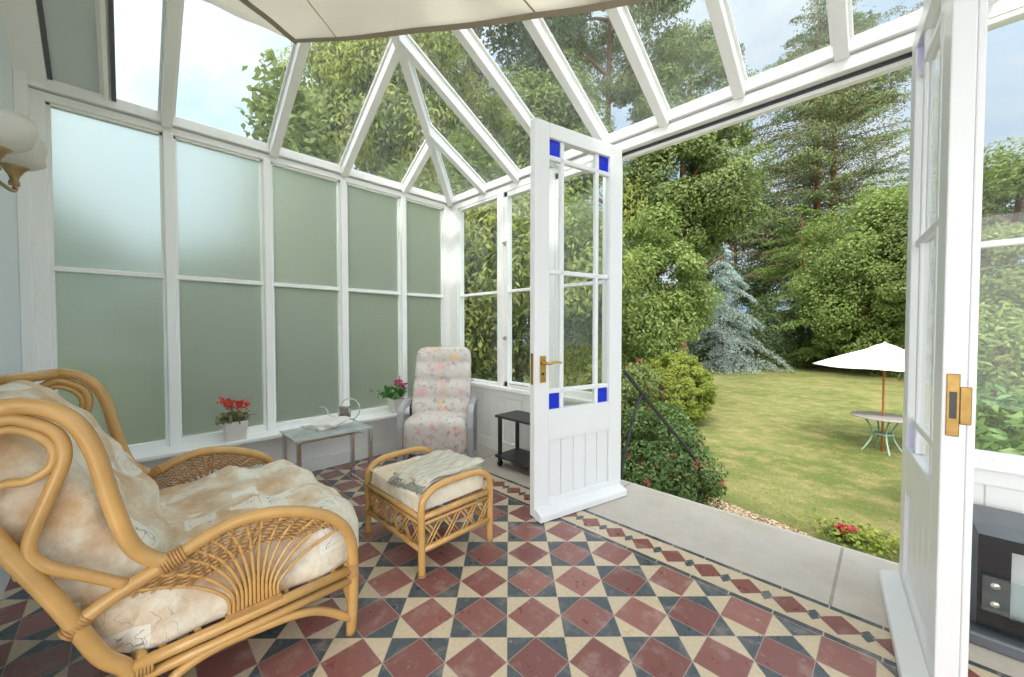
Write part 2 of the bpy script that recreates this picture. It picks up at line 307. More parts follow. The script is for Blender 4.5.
# ------------------------------------------------------------------ mesh builder
class MB:
    def __init__(s): s.v = []; s.f = []; s.sm = []; s.uv = None
    def add(s, vs, fs, smooth=False):
        o = len(s.v); s.v += [tuple(v) for v in vs]; s.f += [tuple(i+o for i in f) for f in fs]; s.sm += [smooth]*len(fs); return s
    def box(s, x0, x1, y0, y1, z0, z1):
        if x0 > x1: x0, x1 = x1, x0
        if y0 > y1: y0, y1 = y1, y0
        if z0 > z1: z0, z1 = z1, z0
        return s.add([(x0, y0, z0), (x1, y0, z0), (x1, y1, z0), (x0, y1, z0), (x0, y0, z1), (x1, y0, z1), (x1, y1, z1), (x0, y1, z1)],
                     [(0, 3, 2, 1), (4, 5, 6, 7), (0, 1, 5, 4), (1, 2, 6, 5), (2, 3, 7, 6), (3, 0, 4, 7)])
    def beam(s, a, b, w, h, up=Z):
        a = Vector(a); b = Vector(b); d = (b-a).normalized(); side = d.cross(up).normalized(); u = side.cross(d).normalized()
        vs = []
        for p in (a, b):
            for sx, sz in ((-1, -1), (1, -1), (1, 1), (-1, 1)): vs.append(p+side*(sx*w/2)+u*(sz*h/2))
        return s.add(vs, [(0, 1, 2, 3), (7, 6, 5, 4), (0, 4, 5, 1), (1, 5, 6, 2), (2, 6, 7, 3), (3, 7, 4, 0)])
    def tube(s, pts, r, n=10, res=6, closed=False, smooth=True):
        P = [Vector(p) for p in pts]
        rs = r if isinstance(r, (list, tuple)) else [r]*len(P)
        Q = []; RR = []
        if smooth and len(P) > 2:
            m = len(P); segs = m if closed else m-1
            for i in range(segs):
                p0 = P[(i-1) % m] if (closed or i > 0) else P[0]*2-P[1]
                p1 = P[i]; p2 = P[(i+1) % m]
                p3 = P[(i+2) % m] if (closed or i+2 < m) else P[-1]*2-P[-2]
                for j in range(res):
                    t = j/res
                    Q.append(.5*((2*p1)+(p2-p0)*t+(2*p0-5*p1+4*p2-p3)*t*t+(3*p1-p0-3*p2+p3)*t**3))
                    RR.append(rs[i]*(1-t)+rs[(i+1) % m]*t)
            if not closed: Q.append(P[-1]); RR.append(rs[-1])
        else: Q = P; RR = list(rs)
        m = len(Q); vs = []; fs = []
        nrm = None
        for i in range(m):
            if closed: t = (Q[(i+1) % m]-Q[i-1])
            else: t = Q[min(i+1, m-1)]-Q[max(i-1, 0)]
            t.normalize()
            if nrm is None:
                nrm = t.cross(Vector((.31, .17, .93)) if abs(t.z) < .9 else Vector((1, 0, 0))).normalized()
            nrm = (nrm - t*nrm.dot(t)).normalized(); bn = t.cross(nrm)
            for k in range(n):
                a = 2*PI*k/n; vs.append(Q[i]+(nrm*math.cos(a)+bn*math.sin(a))*RR[i])
        for i in range(m if closed else m-1):
            for k in range(n):
                a = i*n+k; b = i*n+(k+1) % n; c = ((i+1) % m)*n+(k+1) % n; d = ((i+1) % m)*n+k
                fs.append((a, b, c, d))
        s.add(vs, fs, True)
        if not closed:
            o = len(s.v)-len(vs)
            s.f.append(tuple(o+k for k in range(n-1, -1, -1))); s.f.append(tuple(o+(m-1)*n+k for k in range(n))); s.sm += [False, False]
        return s
    def lathe(s, prof, c, n=24, axis=None, smooth=True):
        vs = []; fs = []; m = len(prof)
        ax = Vector(axis).normalized() if axis else Z
        e1 = ax.orthogonal().normalized(); e2 = ax.cross(e1)
        for (r, h) in prof:
            for k in range(n):
                a = 2*PI*k/n; vs.append(Vector(c)+ax*h+(e1*math.cos(a)+e2*math.sin(a))*r)
        for i in range(m-1):
            for k in range(n): fs.append((i*n+k, i*n+(k+1) % n, (i+1)*n+(k+1) % n, (i+1)*n+k))
        s.add(vs, fs, smooth); o = len(s.v)-len(vs)
        if prof[0][0] > 1e-4: s.f.append(tuple(o+k for k in range(n-1, -1, -1))); s.sm.append(False)
        if prof[-1][0] > 1e-4: s.f.append(tuple(o+(m-1)*n+k for k in range(n))); s.sm.append(False)
        return s
    def poly(s, pts, thick, nrm):
        n = len(pts); nrm = Vector(nrm).normalized()*thick
        vs = [Vector(p) for p in pts]+[Vector(p)+nrm for p in pts]
        fs = [tuple(range(n-1, -1, -1)), tuple(range(n, 2*n))]+[(i, (i+1) % n, (i+1) % n+n, i+n) for i in range(n)]
        return s.add(vs, fs)
    def cushion(s, X, Y, Zr, n=22, puff=.35, fn=None, k=5.0):
        # rounded puffy box; u,v,w in -1..1 mapped to the ranges, fn deforms
        idx = {}; vs = []; fs = []
        def vert(a, b, c):
            key = (a, b, c)
            if key in idx: return idx[key]
            u, v, w = 2*a/n-1, 2*b/n-1, 2*c/(n//2)-1
            rr = (abs(u)**k+abs(v)**k+abs(w)**k)**(1/k); mx = max(abs(u), abs(v), abs(w)); s_ = mx/rr if rr else 1
            u2, v2, w2 = u*s_, v*s_, w*s_
            w2 *= (1-puff*(max(abs(u2), abs(v2))**3))
            p = Vector(((X[0]+X[1])/2+u2*(X[1]-X[0])/2, (Y[0]+Y[1])/2+v2*(Y[1]-Y[0])/2, (Zr[0]+Zr[1])/2+w2*(Zr[1]-Zr[0])/2))
            if fn: p = fn(p, u2, v2, w2)
            idx[key] = len(vs); vs.append(p); return idx[key]
        h = n//2
        for a in range(n):
            for b in range(n):
                fs.append((vert(a, b, 0), vert(a, b+1, 0), vert(a+1, b+1, 0), vert(a+1, b, 0)))
                fs.append((vert(a, b, h), vert(a+1, b, h), vert(a+1, b+1, h), vert(a, b+1, h)))
        for a in range(n):
            for c in range(h):
                fs.append((vert(a, 0, c), vert(a+1, 0, c), vert(a+1, 0, c+1), vert(a, 0, c+1)))
                fs.append((vert(a, n, c), vert(a, n, c+1), vert(a+1, n, c+1), vert(a+1, n, c)))
                fs.append((vert(0, a, c), vert(0, a, c+1), vert(0, a+1, c+1), vert(0, a+1, c)))
                fs.append((vert(n, a, c), vert(n, a+1, c), vert(n, a+1, c+1), vert(n, a, c+1)))
        return s.add(vs, fs, True)
def wloc(o):
    v = Vector((0, 0, 0))
    while o is not None: v += o.location; o = o.parent
    return v
def link(name, mb, mat, parent=None, bevel=0, loc=None, label=None):
    me = bpy.data.meshes.new(name)
    org = wloc(parent) if parent is not None else Vector(loc or (0, 0, 0))
    vs = [Vector(v)-org for v in mb.v]
    me.from_pydata([tuple(v) for v in vs], [], mb.f)
    me.polygons.foreach_set('use_smooth', mb.sm); me.materials.append(mat); me.update()
    o = bpy.data.objects.new(name, me); COL.objects.link(o)
    if parent is not None: o.parent = parent
    else: o.location = org
    if bevel:
        b = o.modifiers.new('bevel', 'BEVEL'); b.width = bevel; b.segments = 2; b.limit_method = 'ANGLE'; b.angle_limit = math.radians(40)
    if label: o['label'] = label
    return o
def empty(name, loc, label=None, cat=None, group=None, kind=None, parent=None):
    o = bpy.data.objects.new(name, None); COL.objects.link(o)
    o.location = Vector(loc) - (wloc(parent) if parent else Vector((0, 0, 0))); o.empty_display_size = .1
    if parent: o.parent = parent
    tag(o, label, cat, group, kind); return o
def tag(o, label=None, cat=None, group=None, kind=None):
    if label: o['label'] = label
    if cat: o['category'] = cat
    if group: o['group'] = group
    if kind: o['kind'] = kind
    return o
S = dict(kind='structure')
def struct(name, mb, mat, bevel=0, parent=None, label=None):
    o = link(name, mb, mat, parent, bevel)
    if parent is None: o['kind'] = 'structure'
    if label: o['label'] = label
    return o
# ------------------------------------------------------------------ room constants
XL = -3.217; YG = 2.37; YH = -.37; XR = 1.65
ZE = 2.42                                   # eaves where the roof glass starts
KL, KG = .64, .54                           # roof pitches
hipX = lambda Y: XL + (KG/KL)*(YG-Y)
hipY = lambda X: YG-(X-XL)*(KL/KG)
XHE = hipX(YH)
# floor
struct('floor', MB().box(XL-.1, XR+.1, YH-.1, 2.52, -.14, 0), M['floor'])
# left wall
wl = empty('wall_left', (XL, 1, 0), 'white lower wall under the row of frosted windows', None, None, 'structure')
mb = MB().box(XL-.1, XL+.05, YH, YG, 0, .33)
link('panel', mb, M['paint'], wl)
mb = MB().box(XL-.02, XL+.18, YH, YG, .335, .362); link('sill', mb, M['paint'], wl, .006)
mb = MB().box(XL+.05, XL+.068, YH, YG, 0, .10); struct('baseboard_left', mb, M['paint'], .004)
mb = MB().box(XL-.06, XL+.0, YH, YG, 2.315, 2.36).box(XL-.06, XL+.022, YH, YG, 2.368, 2.43)
struct('trim_1', mb, M['paint'], .005, label='white eaves beam over the frosted windows')
ym = [-.31+.05, .213, .747, 1.29, 1.835, YG]
edges = []
posts = [(-.37, -.27), (.190, .240), (.722, .772), (1.265, 1.315), (1.810, 1.860), (2.29, 2.37)]
wtext = ['frosted window pane pair nearest the house wall', 'frosted window second from the house wall', 'middle frosted window behind the glass side table', 'frosted window between side table and recliner', 'frosted window in the corner beside the recliner']
for i in range(5):
    y0 = posts[i][1]; y1 = posts[i+1][0]
    w = empty('window_%d' % (i+1), (XL, (y0+y1)/2, .38), wtext[i], None, None, 'structure')
    f = MB().box(XL-.05, XL-.015, y0, y0+.014, .40, 2.315).box(XL-.05, XL-.015, y1-.014, y1, .40, 2.315)
    f.box(XL-.05, XL-.008, y0, y1, .36, .40).box(XL-.05, XL-.015, y0, y1, 2.30, 2.315)
    link('window_frame', f, M['paint'], w)
    link('glazing_bar', MB().box(XL-.05, XL-.012, y0, y1, 1.415, 1.442), M['paint'], w, .004)
    link('frosted_pane', MB().box(XL-.034, XL-.030, y0+.002, y1-.002, .38, 1.43), M['frosted'], w)
    link('frosted_pane', MB().box(XL-.034, XL-.030, y0+.002, y1-.002, 1.43, 2.31), M['frosted'], w)
for i, (a, b) in enumerate(posts):
    struct('trim_%d' % (2+i), MB().box(XL-.06, XL+.01, a, b, .36, 2.33), M['paint'], .006)
# garden wall (front): pieces left of the doors, right of the doors
DJL, DJR = -1.335, .105        # door opening reveals
gw = empty('wall_garden', (-2.3, YG, 0), None, None, None, 'structure')
for (x0, x1) in ((XL, DJL-.07), (DJR+.07, XR)):
    link('panel', MB().box(x0, x1, YG, YG+.1, 0, .56), M['paint'], gw)
    b = MB()
    n = int((x1-x0)/.1)
    for k in range(n+1):
        xx = x0+k*.1; b.box(xx+.003, min(xx+.097, x1), YG-.008, YG, .10, .53)
    link('boards', b, M['paint'], gw, .003)
    link('sill', MB().box(x0, x1, YG-.05, YG+.13, .555, .59).box(x0, x1, YG-.02, YG+.0, .49, .555), M['paint'], gw, .006)
struct('baseboard_garden', MB().box(XL+.05, DJL-.07, YG-.02, YG, 0, .10), M['paint'], .004)
struct('baseboard_right', MB().box(DJR+.07, XR, YG-.02, YG, 0, .10), M['paint'], .004)
struct('trim_10', MB().box(XL-.06, XR, YG+.0, YG+.07, 2.30, 2.36).box(XL-.06, XR, YG-.022, YG+.07, 2.368, 2.43), M['paint'], .005, label='white eaves beam over the garden doors')
posts2 = [(XL, XL+.12), (-2.51, -2.44), (-1.93, -1.87), (DJL-.07, DJL), (DJR, DJR+.07), (.86, .92), (XR-.07, XR)]
for i, (a, b) in enumerate(posts2):
    z0 = .59 if i not in (3, 4) else 0
    struct('trim_%d' % (11+i), MB().box(a, b, YG-.012, YG+.08, z0, 2.32), M['paint'], .006)
# dark strip along the door head rebate, and outer stop
struct('trim_18', MB().box(DJL, DJR, YG+.045, YG+.06, 2.285, 2.30), M['black'])
struct('trim_19', MB().box(DJL, DJR, YG+.06, YG+.10, 2.265, 2.36), M['paint'], .003)
wspan = [(posts2[0][1], posts2[1][0]), (posts2[1][1], posts2[2][0]), (posts2[2][1], posts2[3][0]), (posts2[4][1], posts2[5][0]), (posts2[5][1], posts2[6][0])]
for i, (x0, x1) in enumerate(wspan):
    w = empty('window_%d' % (6+i), ((x0+x1)/2, YG, .59), None, None, None, 'structure')
    cas = i in (1, 2, 4)
    t = .045 if cas else .022
    f = MB().box(x0, x0+t, YG+.005, YG+.06, .59, 2.30).box(x1-t, x1, YG+.005, YG+.06, .59, 2.30)
    f.box(x0, x1, YG+.005, YG+.06, .59, .59+t).box(x0, x1, YG+.005, YG+.06, 2.30-t, 2.30)
    link('window_frame', f, M['paint'], w, .004)
    link('glazing_bar', MB().box(x0+t, x1-t, YG+.01, YG+.05, 1.42, 1.445), M['paint'], w, .004)
    link('clear_pane', MB().box(x0+t, x1-t, YG+.028, YG+.032, .59+t, 1.43), M['glass'], w)
    link('clear_pane', MB().box(x0+t, x1-t, YG+.028, YG+.032, 1.43, 2.30-t), M['glass'], w)
    if i == 1:
        for zz in (1.0, 1.83):
            a = MB().box(x0+.012, x0+.03, YG-.012, YG+.006, zz, zz+.035).tube([(x0+.02, YG-.012, zz+.02), (x0+.02, YG-.035, zz+.02), (x0+.08, YG-.04, zz+.025)], .005)
            link('catch', a, M['steel_grey'], w)
        link('stay_bar', MB().beam((x0+.08, YG-.01, .62), (x0+.3, YG-.01, .62), .012, .006), M['steel_grey'], w)
    if i == 0:
        link('stay_bar', MB().beam((x0+.03, YG-.01, .61), (x0+.26, YG-.018, .61), .012, .006), M['steel_grey'], w)
# right wall and house wall
wr = empty('wall_right', (XR, 1, 0), None, None, None, 'structure')
link('panel', MB().box(XR, XR+.1, YH, YG+.1, 0, .56), M['paint'], wr)
b = MB().box(XR, XR+.1, YH, YG+.1, 2.3, 2.43)
for yy in (YH, .55, 1.45, YG-.0): b.box(XR, XR+.08, yy, yy+.07, .56, 2.3)
b.box(XR+.0, XR+.05, YH, YG, 1.42, 1.445)
link('frame', b, M['paint'], wr)
link('glass', MB().box(XR+.03, XR+.034, YH+.07, YG, .56, 2.3), M['glass'], wr)
gz = lambda Y: ZE+KG*(YG-Y)
link('gable_glass', MB().poly([(XR+.02, YG, 2.43), (XR+.02, YH, 2.43), (XR+.02, YH, gz(YH))], .004, (1, 0, 0)), M['glass'], wr)
struct('wall_house', MB().box(-3.9, -1.15, YH-.25, YH, -1.35, 4.3).box(-1.15, 1.6, YH-.25, YH, 2.35, 4.3).box(-1.15, 1.6, YH-.25, YH, -1.35, -.14).box(1.6, 3.2, YH-.25, YH, -1.35, 4.3), M['wall'])  # opening behind the camera is added to let in soft fill light
struct('sun_block_slab', MB().box(-3.9, 3.2, YH-2.4, YH-.25, 2.5, 2.62), M['wall'])  # unseen slab added to keep direct sun out of the opening
struct('terrace', MB().box(-3.9, 3.2, YH-3.5, YH-.1, -.2, -.01), M['stone'])
# cover board and trims where the left wall meets the house
struct('trim_20', MB().box(XL-.02, XL+.05, YH, YH+.045, 0, 2.6), M['paint'], .004)
# ------------------------------------------------------------------ roof
roof = empty('ceiling', (XL, YG, ZE), None, None, None, 'structure')
nG = Vector((0, KG, 1)).normalized(); nL = Vector((-KL, 0, 1)).normalized()
zl = lambda X: ZE+KL*(X-XL)
RH = .065
def rafter(a, b, w=.054, h=RH+.012, up=Z):
    a = Vector(a); b = Vector(b)
    m = MB().beam(a+up*(-h/2), b+up*(-h/2), w, h, up); m.beam(a-up*.003, b-up*.003, w+.028, .014, up)
    link('rafter', m, M['paint'], roof, .004)
gx = [-2.69, -2.27, -1.85, -1.43, -1.01, -.60, -.18, .24, .66, 1.08, 1.50]
for x in gx:
    yt = max(hipY(x), YH) if x < XHE else YH
    rafter((x, YG+.02, gz(YG+.02)), (x, yt, gz(yt)), up=nG)
ly = [1.842, 1.29, .788, .21]
for y in ly:
    rafter((XL-.02, y, zl(XL-.02)), (hipX(y), y, zl(hipX(y))), up=nL)
rafter((XL-.02, -.045, zl(XL-.02)), (hipX(-.045), -.045, zl(hipX(-.045))), w=.022, h=.03, up=nL)
# hip
rafter((XL, YG, ZE), (XHE, YH, gz(YH)), w=.055, h=.085, up=(nG+nL).normalized())
# glass bays
gxx = [XL]+gx+[XR]
for a, b in zip(gxx[:-1], gxx[1:]):
    ta = max(hipY(a), YH) if a < XHE else YH; tb = max(hipY(b), YH) if b < XHE else YH
    pts = [(a, YG+.06, gz(YG+.06)), (b, YG+.06, gz(YG+.06)), (b, tb, gz(tb)), (a, ta, gz(ta))]
    if a < XHE < b: pts = pts[:3]+[(XHE, YH, gz(YH))]+pts[3:]
    if a == XL: pts = [(a, YG+.06, gz(YG+.06)), (b, YG+.06, gz(YG+.06)), (b, tb, gz(tb)), (a, YG, gz(YG))]
    link('roof_pane', MB().poly(pts, .004, nG), M['roofglass'], roof)
lyy = [YG]+ly+[-.045]
for a, b in zip(lyy[:-1], lyy[1:]):
    pts = [(XL-.05, a, zl(XL-.05)), (hipX(a), a, zl(hipX(a))), (hipX(b), b, zl(hipX(b))), (XL-.05, b, zl(XL-.05))]
    if a == YG: pts = [(XL-.05, a, zl(XL-.05)), (XL, a, ZE), (hipX(b), b, zl(hipX(b))), (XL-.05, b, zl(XL-.05))]
    link('roof_pane', MB().poly(pts, .004, nL), M['roofglass'], roof)
pts = [(XL-.05, -.058, zl(XL-.05)), (hipX(-.058), -.058, zl(hipX(-.058))), (XHE, YH, zl(XHE)), (XL-.05, YH, zl(XL-.05))]
link('soffit_board', MB().poly(pts, .012, nL), M['board'], roof)
link('flashing', MB().beam((XL-.04, -.015, zl(XL-.04)-.01), (hipX(-.015), -.015, zl(hipX(-.015))-.01), .02, .03, nL), M['darkgrey'], roof)
link('flashing', MB().beam((XL+.0, YH+.12, zl(XL)-.006), (-1.2, YH+.12, zl(-1.2)-.006), .018, .012, nL), M['darkgrey'], roof)
link('cover_board', MB().beam((XL+.0, YH+.055, zl(XL)-.02), (-1.2, YH+.055, zl(-1.2)-.02), .11, .03, nL), M['paint'], roof)
# ------------------------------------------------------------------ canvas roof blind
def blind():
    fe = [(-2.53, .715, 2.80), (-1.95, 1.155, 2.785), (-1.37, 1.595, 2.765), (-.87, 1.80, 2.655), (-.2, 1.94, 2.58), (.6, 2.02, 2.54), (1.6, 2.06, 2.52)]
    q0, q1, q2, q3 = PZ(297, 42, 2.785), PZ(420, 32, 2.775), PZ(540, 17, 2.755), PZ(648, 0, 2.66)
    fe[0:4] = [tuple(q0), tuple(q1), tuple(q2), tuple(q3)]
    nu, nv = 60, 22; vs = []; fs = []
    for i in range(nu+1):
        t = i/nu*(len(fe)-1); k = min(int(t), len(fe)-2); u = t-k
        x1, y1, z1 = [fe[k][m]*(1-u)+fe[k+1][m]*u for m in range(3)]
        zb = min(2.76+.5*(x1+2.53), 3.25)
        for j in range(nv+1):
            v = j/nv; x = x1-(.06*v if i == 0 else 0); y = y1*(1-v)+(YH+.03)*v
            z = z1*(1-v)+zb*v
            z += -.045*math.sin(PI*min(1, v*1.1))*(1+.4*math.sin(x*7.5))*min(1, i/6) + (.006*math.sin(y*26+x*3))*math.sin(PI*v) - .010*math.sin(PI*u)*(1-v)
            vs.append((x, y, z))
    for i in range(nu):
        for j in range(nv):
            a = i*(nv+1)+j; fs.append((a, a+1, a+nv+2, a+nv+1))
    e = empty('roof_blind', (-1, YH+.05, 2.9), 'cream canvas blind stretched beneath the glass roof', 'blind')
    o = link('canvas', MB().add(vs, fs, True), M['canvas'], e)
    so = o.modifiers.new('solid', 'SOLIDIFY'); so.thickness = .003
    # hem along the front edge, seams
    pts = [vs[i*(nv+1)] for i in range(nu+1)]
    h = MB(); hv = []; hf = []
    for i, p in enumerate(pts):
        q_ = vs[i*(nv+1)+1]; d = (Vector(q_)-Vector(p)).normalized()*.045
        hv += [Vector(p)+Vector((0, 0, -.005)), Vector(p)+d+Vector((0, 0, -.007))]
    for i in range(nu): hf.append((2*i, 2*i+1, 2*i+3, 2*i+2))
    link('hem', h.add(hv, hf, True), M['hem'], e)
    def gpt(i, j):
        i0, j0 = min(int(i), nu-1), min(int(j), nv-1); a_, b_ = i-i0, j-j0
        g = lambda i, j: Vector(vs[i*(nv+1)+j])
        return (g(i0, j0)*(1-a_)+g(i0+1, j0)*a_)*(1-b_)+(g(i0, j0+1)*(1-a_)+g(i0+1, j0+1)*a_)*b_+Vector((0, 0, -.006))
    for (i0, j0), (i1, j1), wd in (((0, 0), (6, 18), .022), ((3.5, 0), (9.5, 12), .004), ((31, 0), (31, 22), .012), ((20, 0), (20, 22), .005), ((44, 0), (44, 22), .008)):
        sv = []; sf = []
        for m_ in range(31):
            f = m_/30; p = gpt(i0+(i1-i0)*f, j0+(j1-j0)*f); sv += [p-Vector((wd, 0, 0)), p+Vector((wd, 0, 0))]
        for j in range(30): sf.append((2*j, 2*j+1, 2*j+3, 2*j+2))
        link('seam', MB().add(sv, sf, True), M['hem'], e)
blind()
# ------------------------------------------------------------------ doors
def door(name, E, ang, handle_side, lbl):
    """E: hinge-side corner of the outer face; door runs from E along direction (cos,sin)(ang); outer face normal nrm."""
    W, H, T = .70, 2.28, .048
    d = Vector((math.cos(ang), math.sin(ang), 0))
    n = Vector((d.y, -d.x, 0)) * handle_side       # outward from outer (glazed bead) face
    E = Vector(E)
    e = empty(name, (E.x, E.y, 0), lbl, None, None, 'structure')
    def Bx(mb, s0, s1, z0, z1, t0=0, t1=None):
        t1 = T if t1 is None else t1               # t measured inward from outer face
        vs = []
        for zz in (z0, z1):
            for s_, t_ in ((s0, t0), (s1, t0), (s1, t1), (s0, t1)):
                p = E+d*s_-n*t_; vs.append((p.x, p.y, zz))
        return mb.add(vs, [(0, 3, 2, 1), (4, 5, 6, 7), (0, 1, 5, 4), (1, 2, 6, 5), (2, 3, 7, 6), (3, 0, 4, 7)])
    st = .105; z0 = .012; zt = 2.29; gl0 = .625; gl1 = 2.205; bt = .45
    f = MB(); Bx(f, 0, st, z0, zt); Bx(f, W-st, W, z0, zt); Bx(f, st, W-st, gl1, zt); Bx(f, st, W-st, bt, gl0); Bx(f, st, W-st, z0, .10)
    link('frame', f, M['door_paint'], e, .004)
    p = MB(); nb = 5; ww = (W-2*st)/nb
    for k in range(nb): Bx(p, st+k*ww+.002, st+(k+1)*ww-.002, .09, bt+.005, .012, T-.012)
    link('panel', p, M['door_paint'], e, .003)
    bd = MB(); Bx(bd, st, W-st, bt-.012, bt, .002, .014); link('bead', bd, M['door_paint'], e, .004)
    # muntins
    sp = .09; mw = .028
    a0, a1 = st, W-st
    for s_ in (a0+sp, a1-sp-mw):
        m = MB(); Bx(m, s_, s_+mw, gl0, gl1, .010, T-.010); link('muntin', m, M['door_paint'], e, .006)
    for zz in (gl0+.093, gl1-.093-mw, 1.422):
        m = MB(); Bx(m, a0, a1, zz, zz+mw, .010, T-.010); link('muntin', m, M['door_paint'], e, .006)
    xs = [(a0, a0+sp), (a0+sp+mw, a1-sp-mw), (a1-sp, a1)]
    zs = [(gl0, gl0+.093), (gl0+.093+mw, 1.422), (1.422+mw, gl1-.093-mw), (gl1-.093, gl1)]
    for i, (xa, xb) in enumerate(xs):
        for j, (za, zb) in enumerate(zs):
            m = MB(); Bx(m, xa, xb, za, zb, T/2-.002, T/2+.002)
            cb = i != 1 and j in (0, 3)
            link('corner_pane' if cb else 'pane', m, M['blue'] if cb else M['glass'], e, label='blue stained glass corner pane' if cb else None)
    # weather bar
    wv = []
    for s_ in (0.0, W):
        for t_, zz in ((0, .004), (-.062, .004), (-.062, .042), (0, .066)):
            q_ = E+d*s_-n*t_; wv.append((q_.x, q_.y, zz))
    link('weather_bar', MB().add(wv, [(0, 1, 2, 3), (7, 6, 5, 4), (0, 4, 5, 1), (1, 5, 6, 2), (2, 6, 7, 3), (3, 7, 4, 0)]), M['door_paint'], e, .004)
    return e, E, d, n, W, T, Bx
EL = PD(621, 330, 2.546); EL.z = 0
FL = PD(535.2, 330, 2.181); FL.z = 0
ang = math.atan2(FL.y-EL.y, FL.x-EL.x)
e, E, d, n, W, T, Bx = door('door_1', (EL.x, EL.y, 0), ang, -1, 'white half-glazed door with brass handle, opened beside the black shelf trolley')
hp = MB(); Bx(hp, W-.078, W-.035, .79, .945, -.006, 0); ho = link('handle_plate', hp, M['brass'], e, .004)
c = E+d*(W-.055)+n*.006; c.z = .905
cc = Vector(c); lv = MB().lathe([(.012, 0), (.012, .012), (.008, .018), (.008, .035)], cc, 16, n).tube([cc+n*.034, cc+n*.042-d*.02, cc+n*.042-d*.06+Z*.004, cc+n*.046-d*.10-Z*.001], [.008, .009, .007, .005])
link('lever', lv, M['brass'], ho)
kh = MB().lathe([(.008, 0), (.008, .004)], cc-Z*.065, 12, n); link('keyhole', kh, M['black'], ho)
lp = MB(); Bx(lp, W, W+.003, .78, .96, .012, .036); link('lock_edge_plate', lp, M['brass'], e)
ER = PD(905, 330, 1.62); ER.z = 0
# right door: outer face towards the opening (-X side)
angR = math.atan2(-.697, .062)
e2, E, d, n, W, T, Bx = door('door_2', (ER.x, ER.y, 0), angR, 1, 'white half-glazed door seen edge-on with brass keep, opened beside the dark heater')
kp = MB(); Bx(kp, W, W+.004, .80, .975, .008, .034); Bx(kp, W, W+.004, .835, .94, .034, .056)
ko = link('keep_plate', kp, M['keep'], e2, .002)
kk = MB(); Bx(kk, W+.004, W+.0055, .85, .925, .014, .028); link('slot', kk, M['black'], ko)
# astragal strip on the meeting stile
ak = MB(); Bx(ak, W-.012, W+.0, .012, 2.29, T, T+.016); link('astragal', ak, M['door_paint'], e2, .003)
# ------------------------------------------------------------------ outside step, lawn
st = MB().box(XL, XR, 2.521, 2.54, -.14, -.002)
struct('trim_30', st, M['stone'])
steps = empty('garden_steps', (-.6, 2.55, -1.35), None, None, None, 'structure')
for k in range(5):
    link('step', MB().box(-1.75, .6, 2.545+k*.27, 2.545+(k+1)*.27, -1.36, -.23-k*.225), M['stone'], steps, .01)
struct('wall_plinth', MB().box(XL-.1, XR+.1, YH-.1, 2.54, -1.36, -.141), M['render_wall'])
GZ = -1.35
def terrain():
    nx, ny = 120, 120; x0, x1, y0, y1 = -45, 45, -8, 60; vs = []; fs = []
    for i in range(nx+1):
        for j in range(ny+1):
            x = x0+(x1-x0)*i/nx; y = y0+(y1-y0)*j/ny
            vs.append((x, y, GZ+.02*math.sin(x*.7)*math.sin(y*.5)))
    for i in range(nx):
        for j in range(ny):
            a = i*(ny+1)+j; fs.append((a, a+ny+1, a+ny+2, a+1))
    return MB().add(vs, fs, True)
struct('ground', terrain(), M['lawn'], label='mown lawn with dry patches')
# ------------------------------------------------------------------ foliage tools
def leaves_obj(name, C, Nn, size, aspect, mat, parent, seed, droop=0.0, fold=.25, loc=None, jit=.5, shape='leaf'):
    rng = np.random.default_rng(seed); n = len(C)
    sz = size*(1-jit/2+jit*rng.random(n))
    nr = Nn+rng.normal(0, .55, (n, 3)); nr /= np.linalg.norm(nr, axis=1)[:, None]+1e-9
    t = rng.normal(0, 1, (n, 3)); t[:, 2] -= droop*2
    t -= nr*np.sum(t*nr, axis=1)[:, None]; t /= np.linalg.norm(t, axis=1)[:, None]+1e-9
    b = np.cross(nr, t)
    L = sz[:, None]; Wd = (sz*aspect)[:, None]
    v = np.empty((n, 4, 3))
    v[:, 0] = C-t*L*.5; v[:, 1] = C+b*Wd*.5+nr*L*fold*.3-t*L*.05; v[:, 2] = C+t*L*.5-nr*L*fold*.2; v[:, 3] = C-b*Wd*.5+nr*L*fold*.3-t*L*.05
    org = np.array(wloc(parent)) if parent is not None else np.zeros(3)
    v = (v.reshape(-1, 3)-org).astype(np.float32)
    me = bpy.data.meshes.new(name); me.vertices.add(n*4); me.vertices.foreach_set('co', v.ravel())
    me.loops.add(n*4); me.loops.foreach_set('vertex_index', np.arange(n*4, dtype=np.int32))
    me.polygons.add(n); me.polygons.foreach_set('loop_start', np.arange(0, n*4, 4, dtype=np.int32))
    me.update(calc_edges=True); me.materials.append(mat)
    o = bpy.data.objects.new(name, me); COL.objects.link(o)
    if parent is not None: o.parent = parent
    return o
def blob_points(center, rad, n, seed, nsub=45, subr=.34, low=-.7, flat=1.0, shell=.45, rlo=.62, rhi=.33):
    rng = np.random.default_rng(seed); c = np.array(center, float); rad = np.array(rad, float)
    dirs = rng.normal(0, 1, (nsub*3, 3)); dirs /= np.linalg.norm(dirs, axis=1)[:, None]
    dirs = dirs[dirs[:, 2] > low][:nsub]; m = len(dirs)
    rr = rlo+rhi*rng.random(m)
    sc_ = c+dirs*rad*rr[:, None]; sr = subr*(.65+.7*rng.random(m))
    k = rng.integers(0, m, n); p = rng.normal(0, 1, (n, 3)); p /= np.linalg.norm(p, axis=1)[:, None]
    q = p*(shell+(1-shell)*rng.random(n)**.6)[:, None]
    q[:, 2] *= .75*flat
    P = sc_[k]+q*rad.mean()*sr[k][:, None]
    # drop lower sides of clumps now and then: gives layered look
    N = p*.6+(P-c)/rad*.5; N[:, 2] += .45
    return P, N
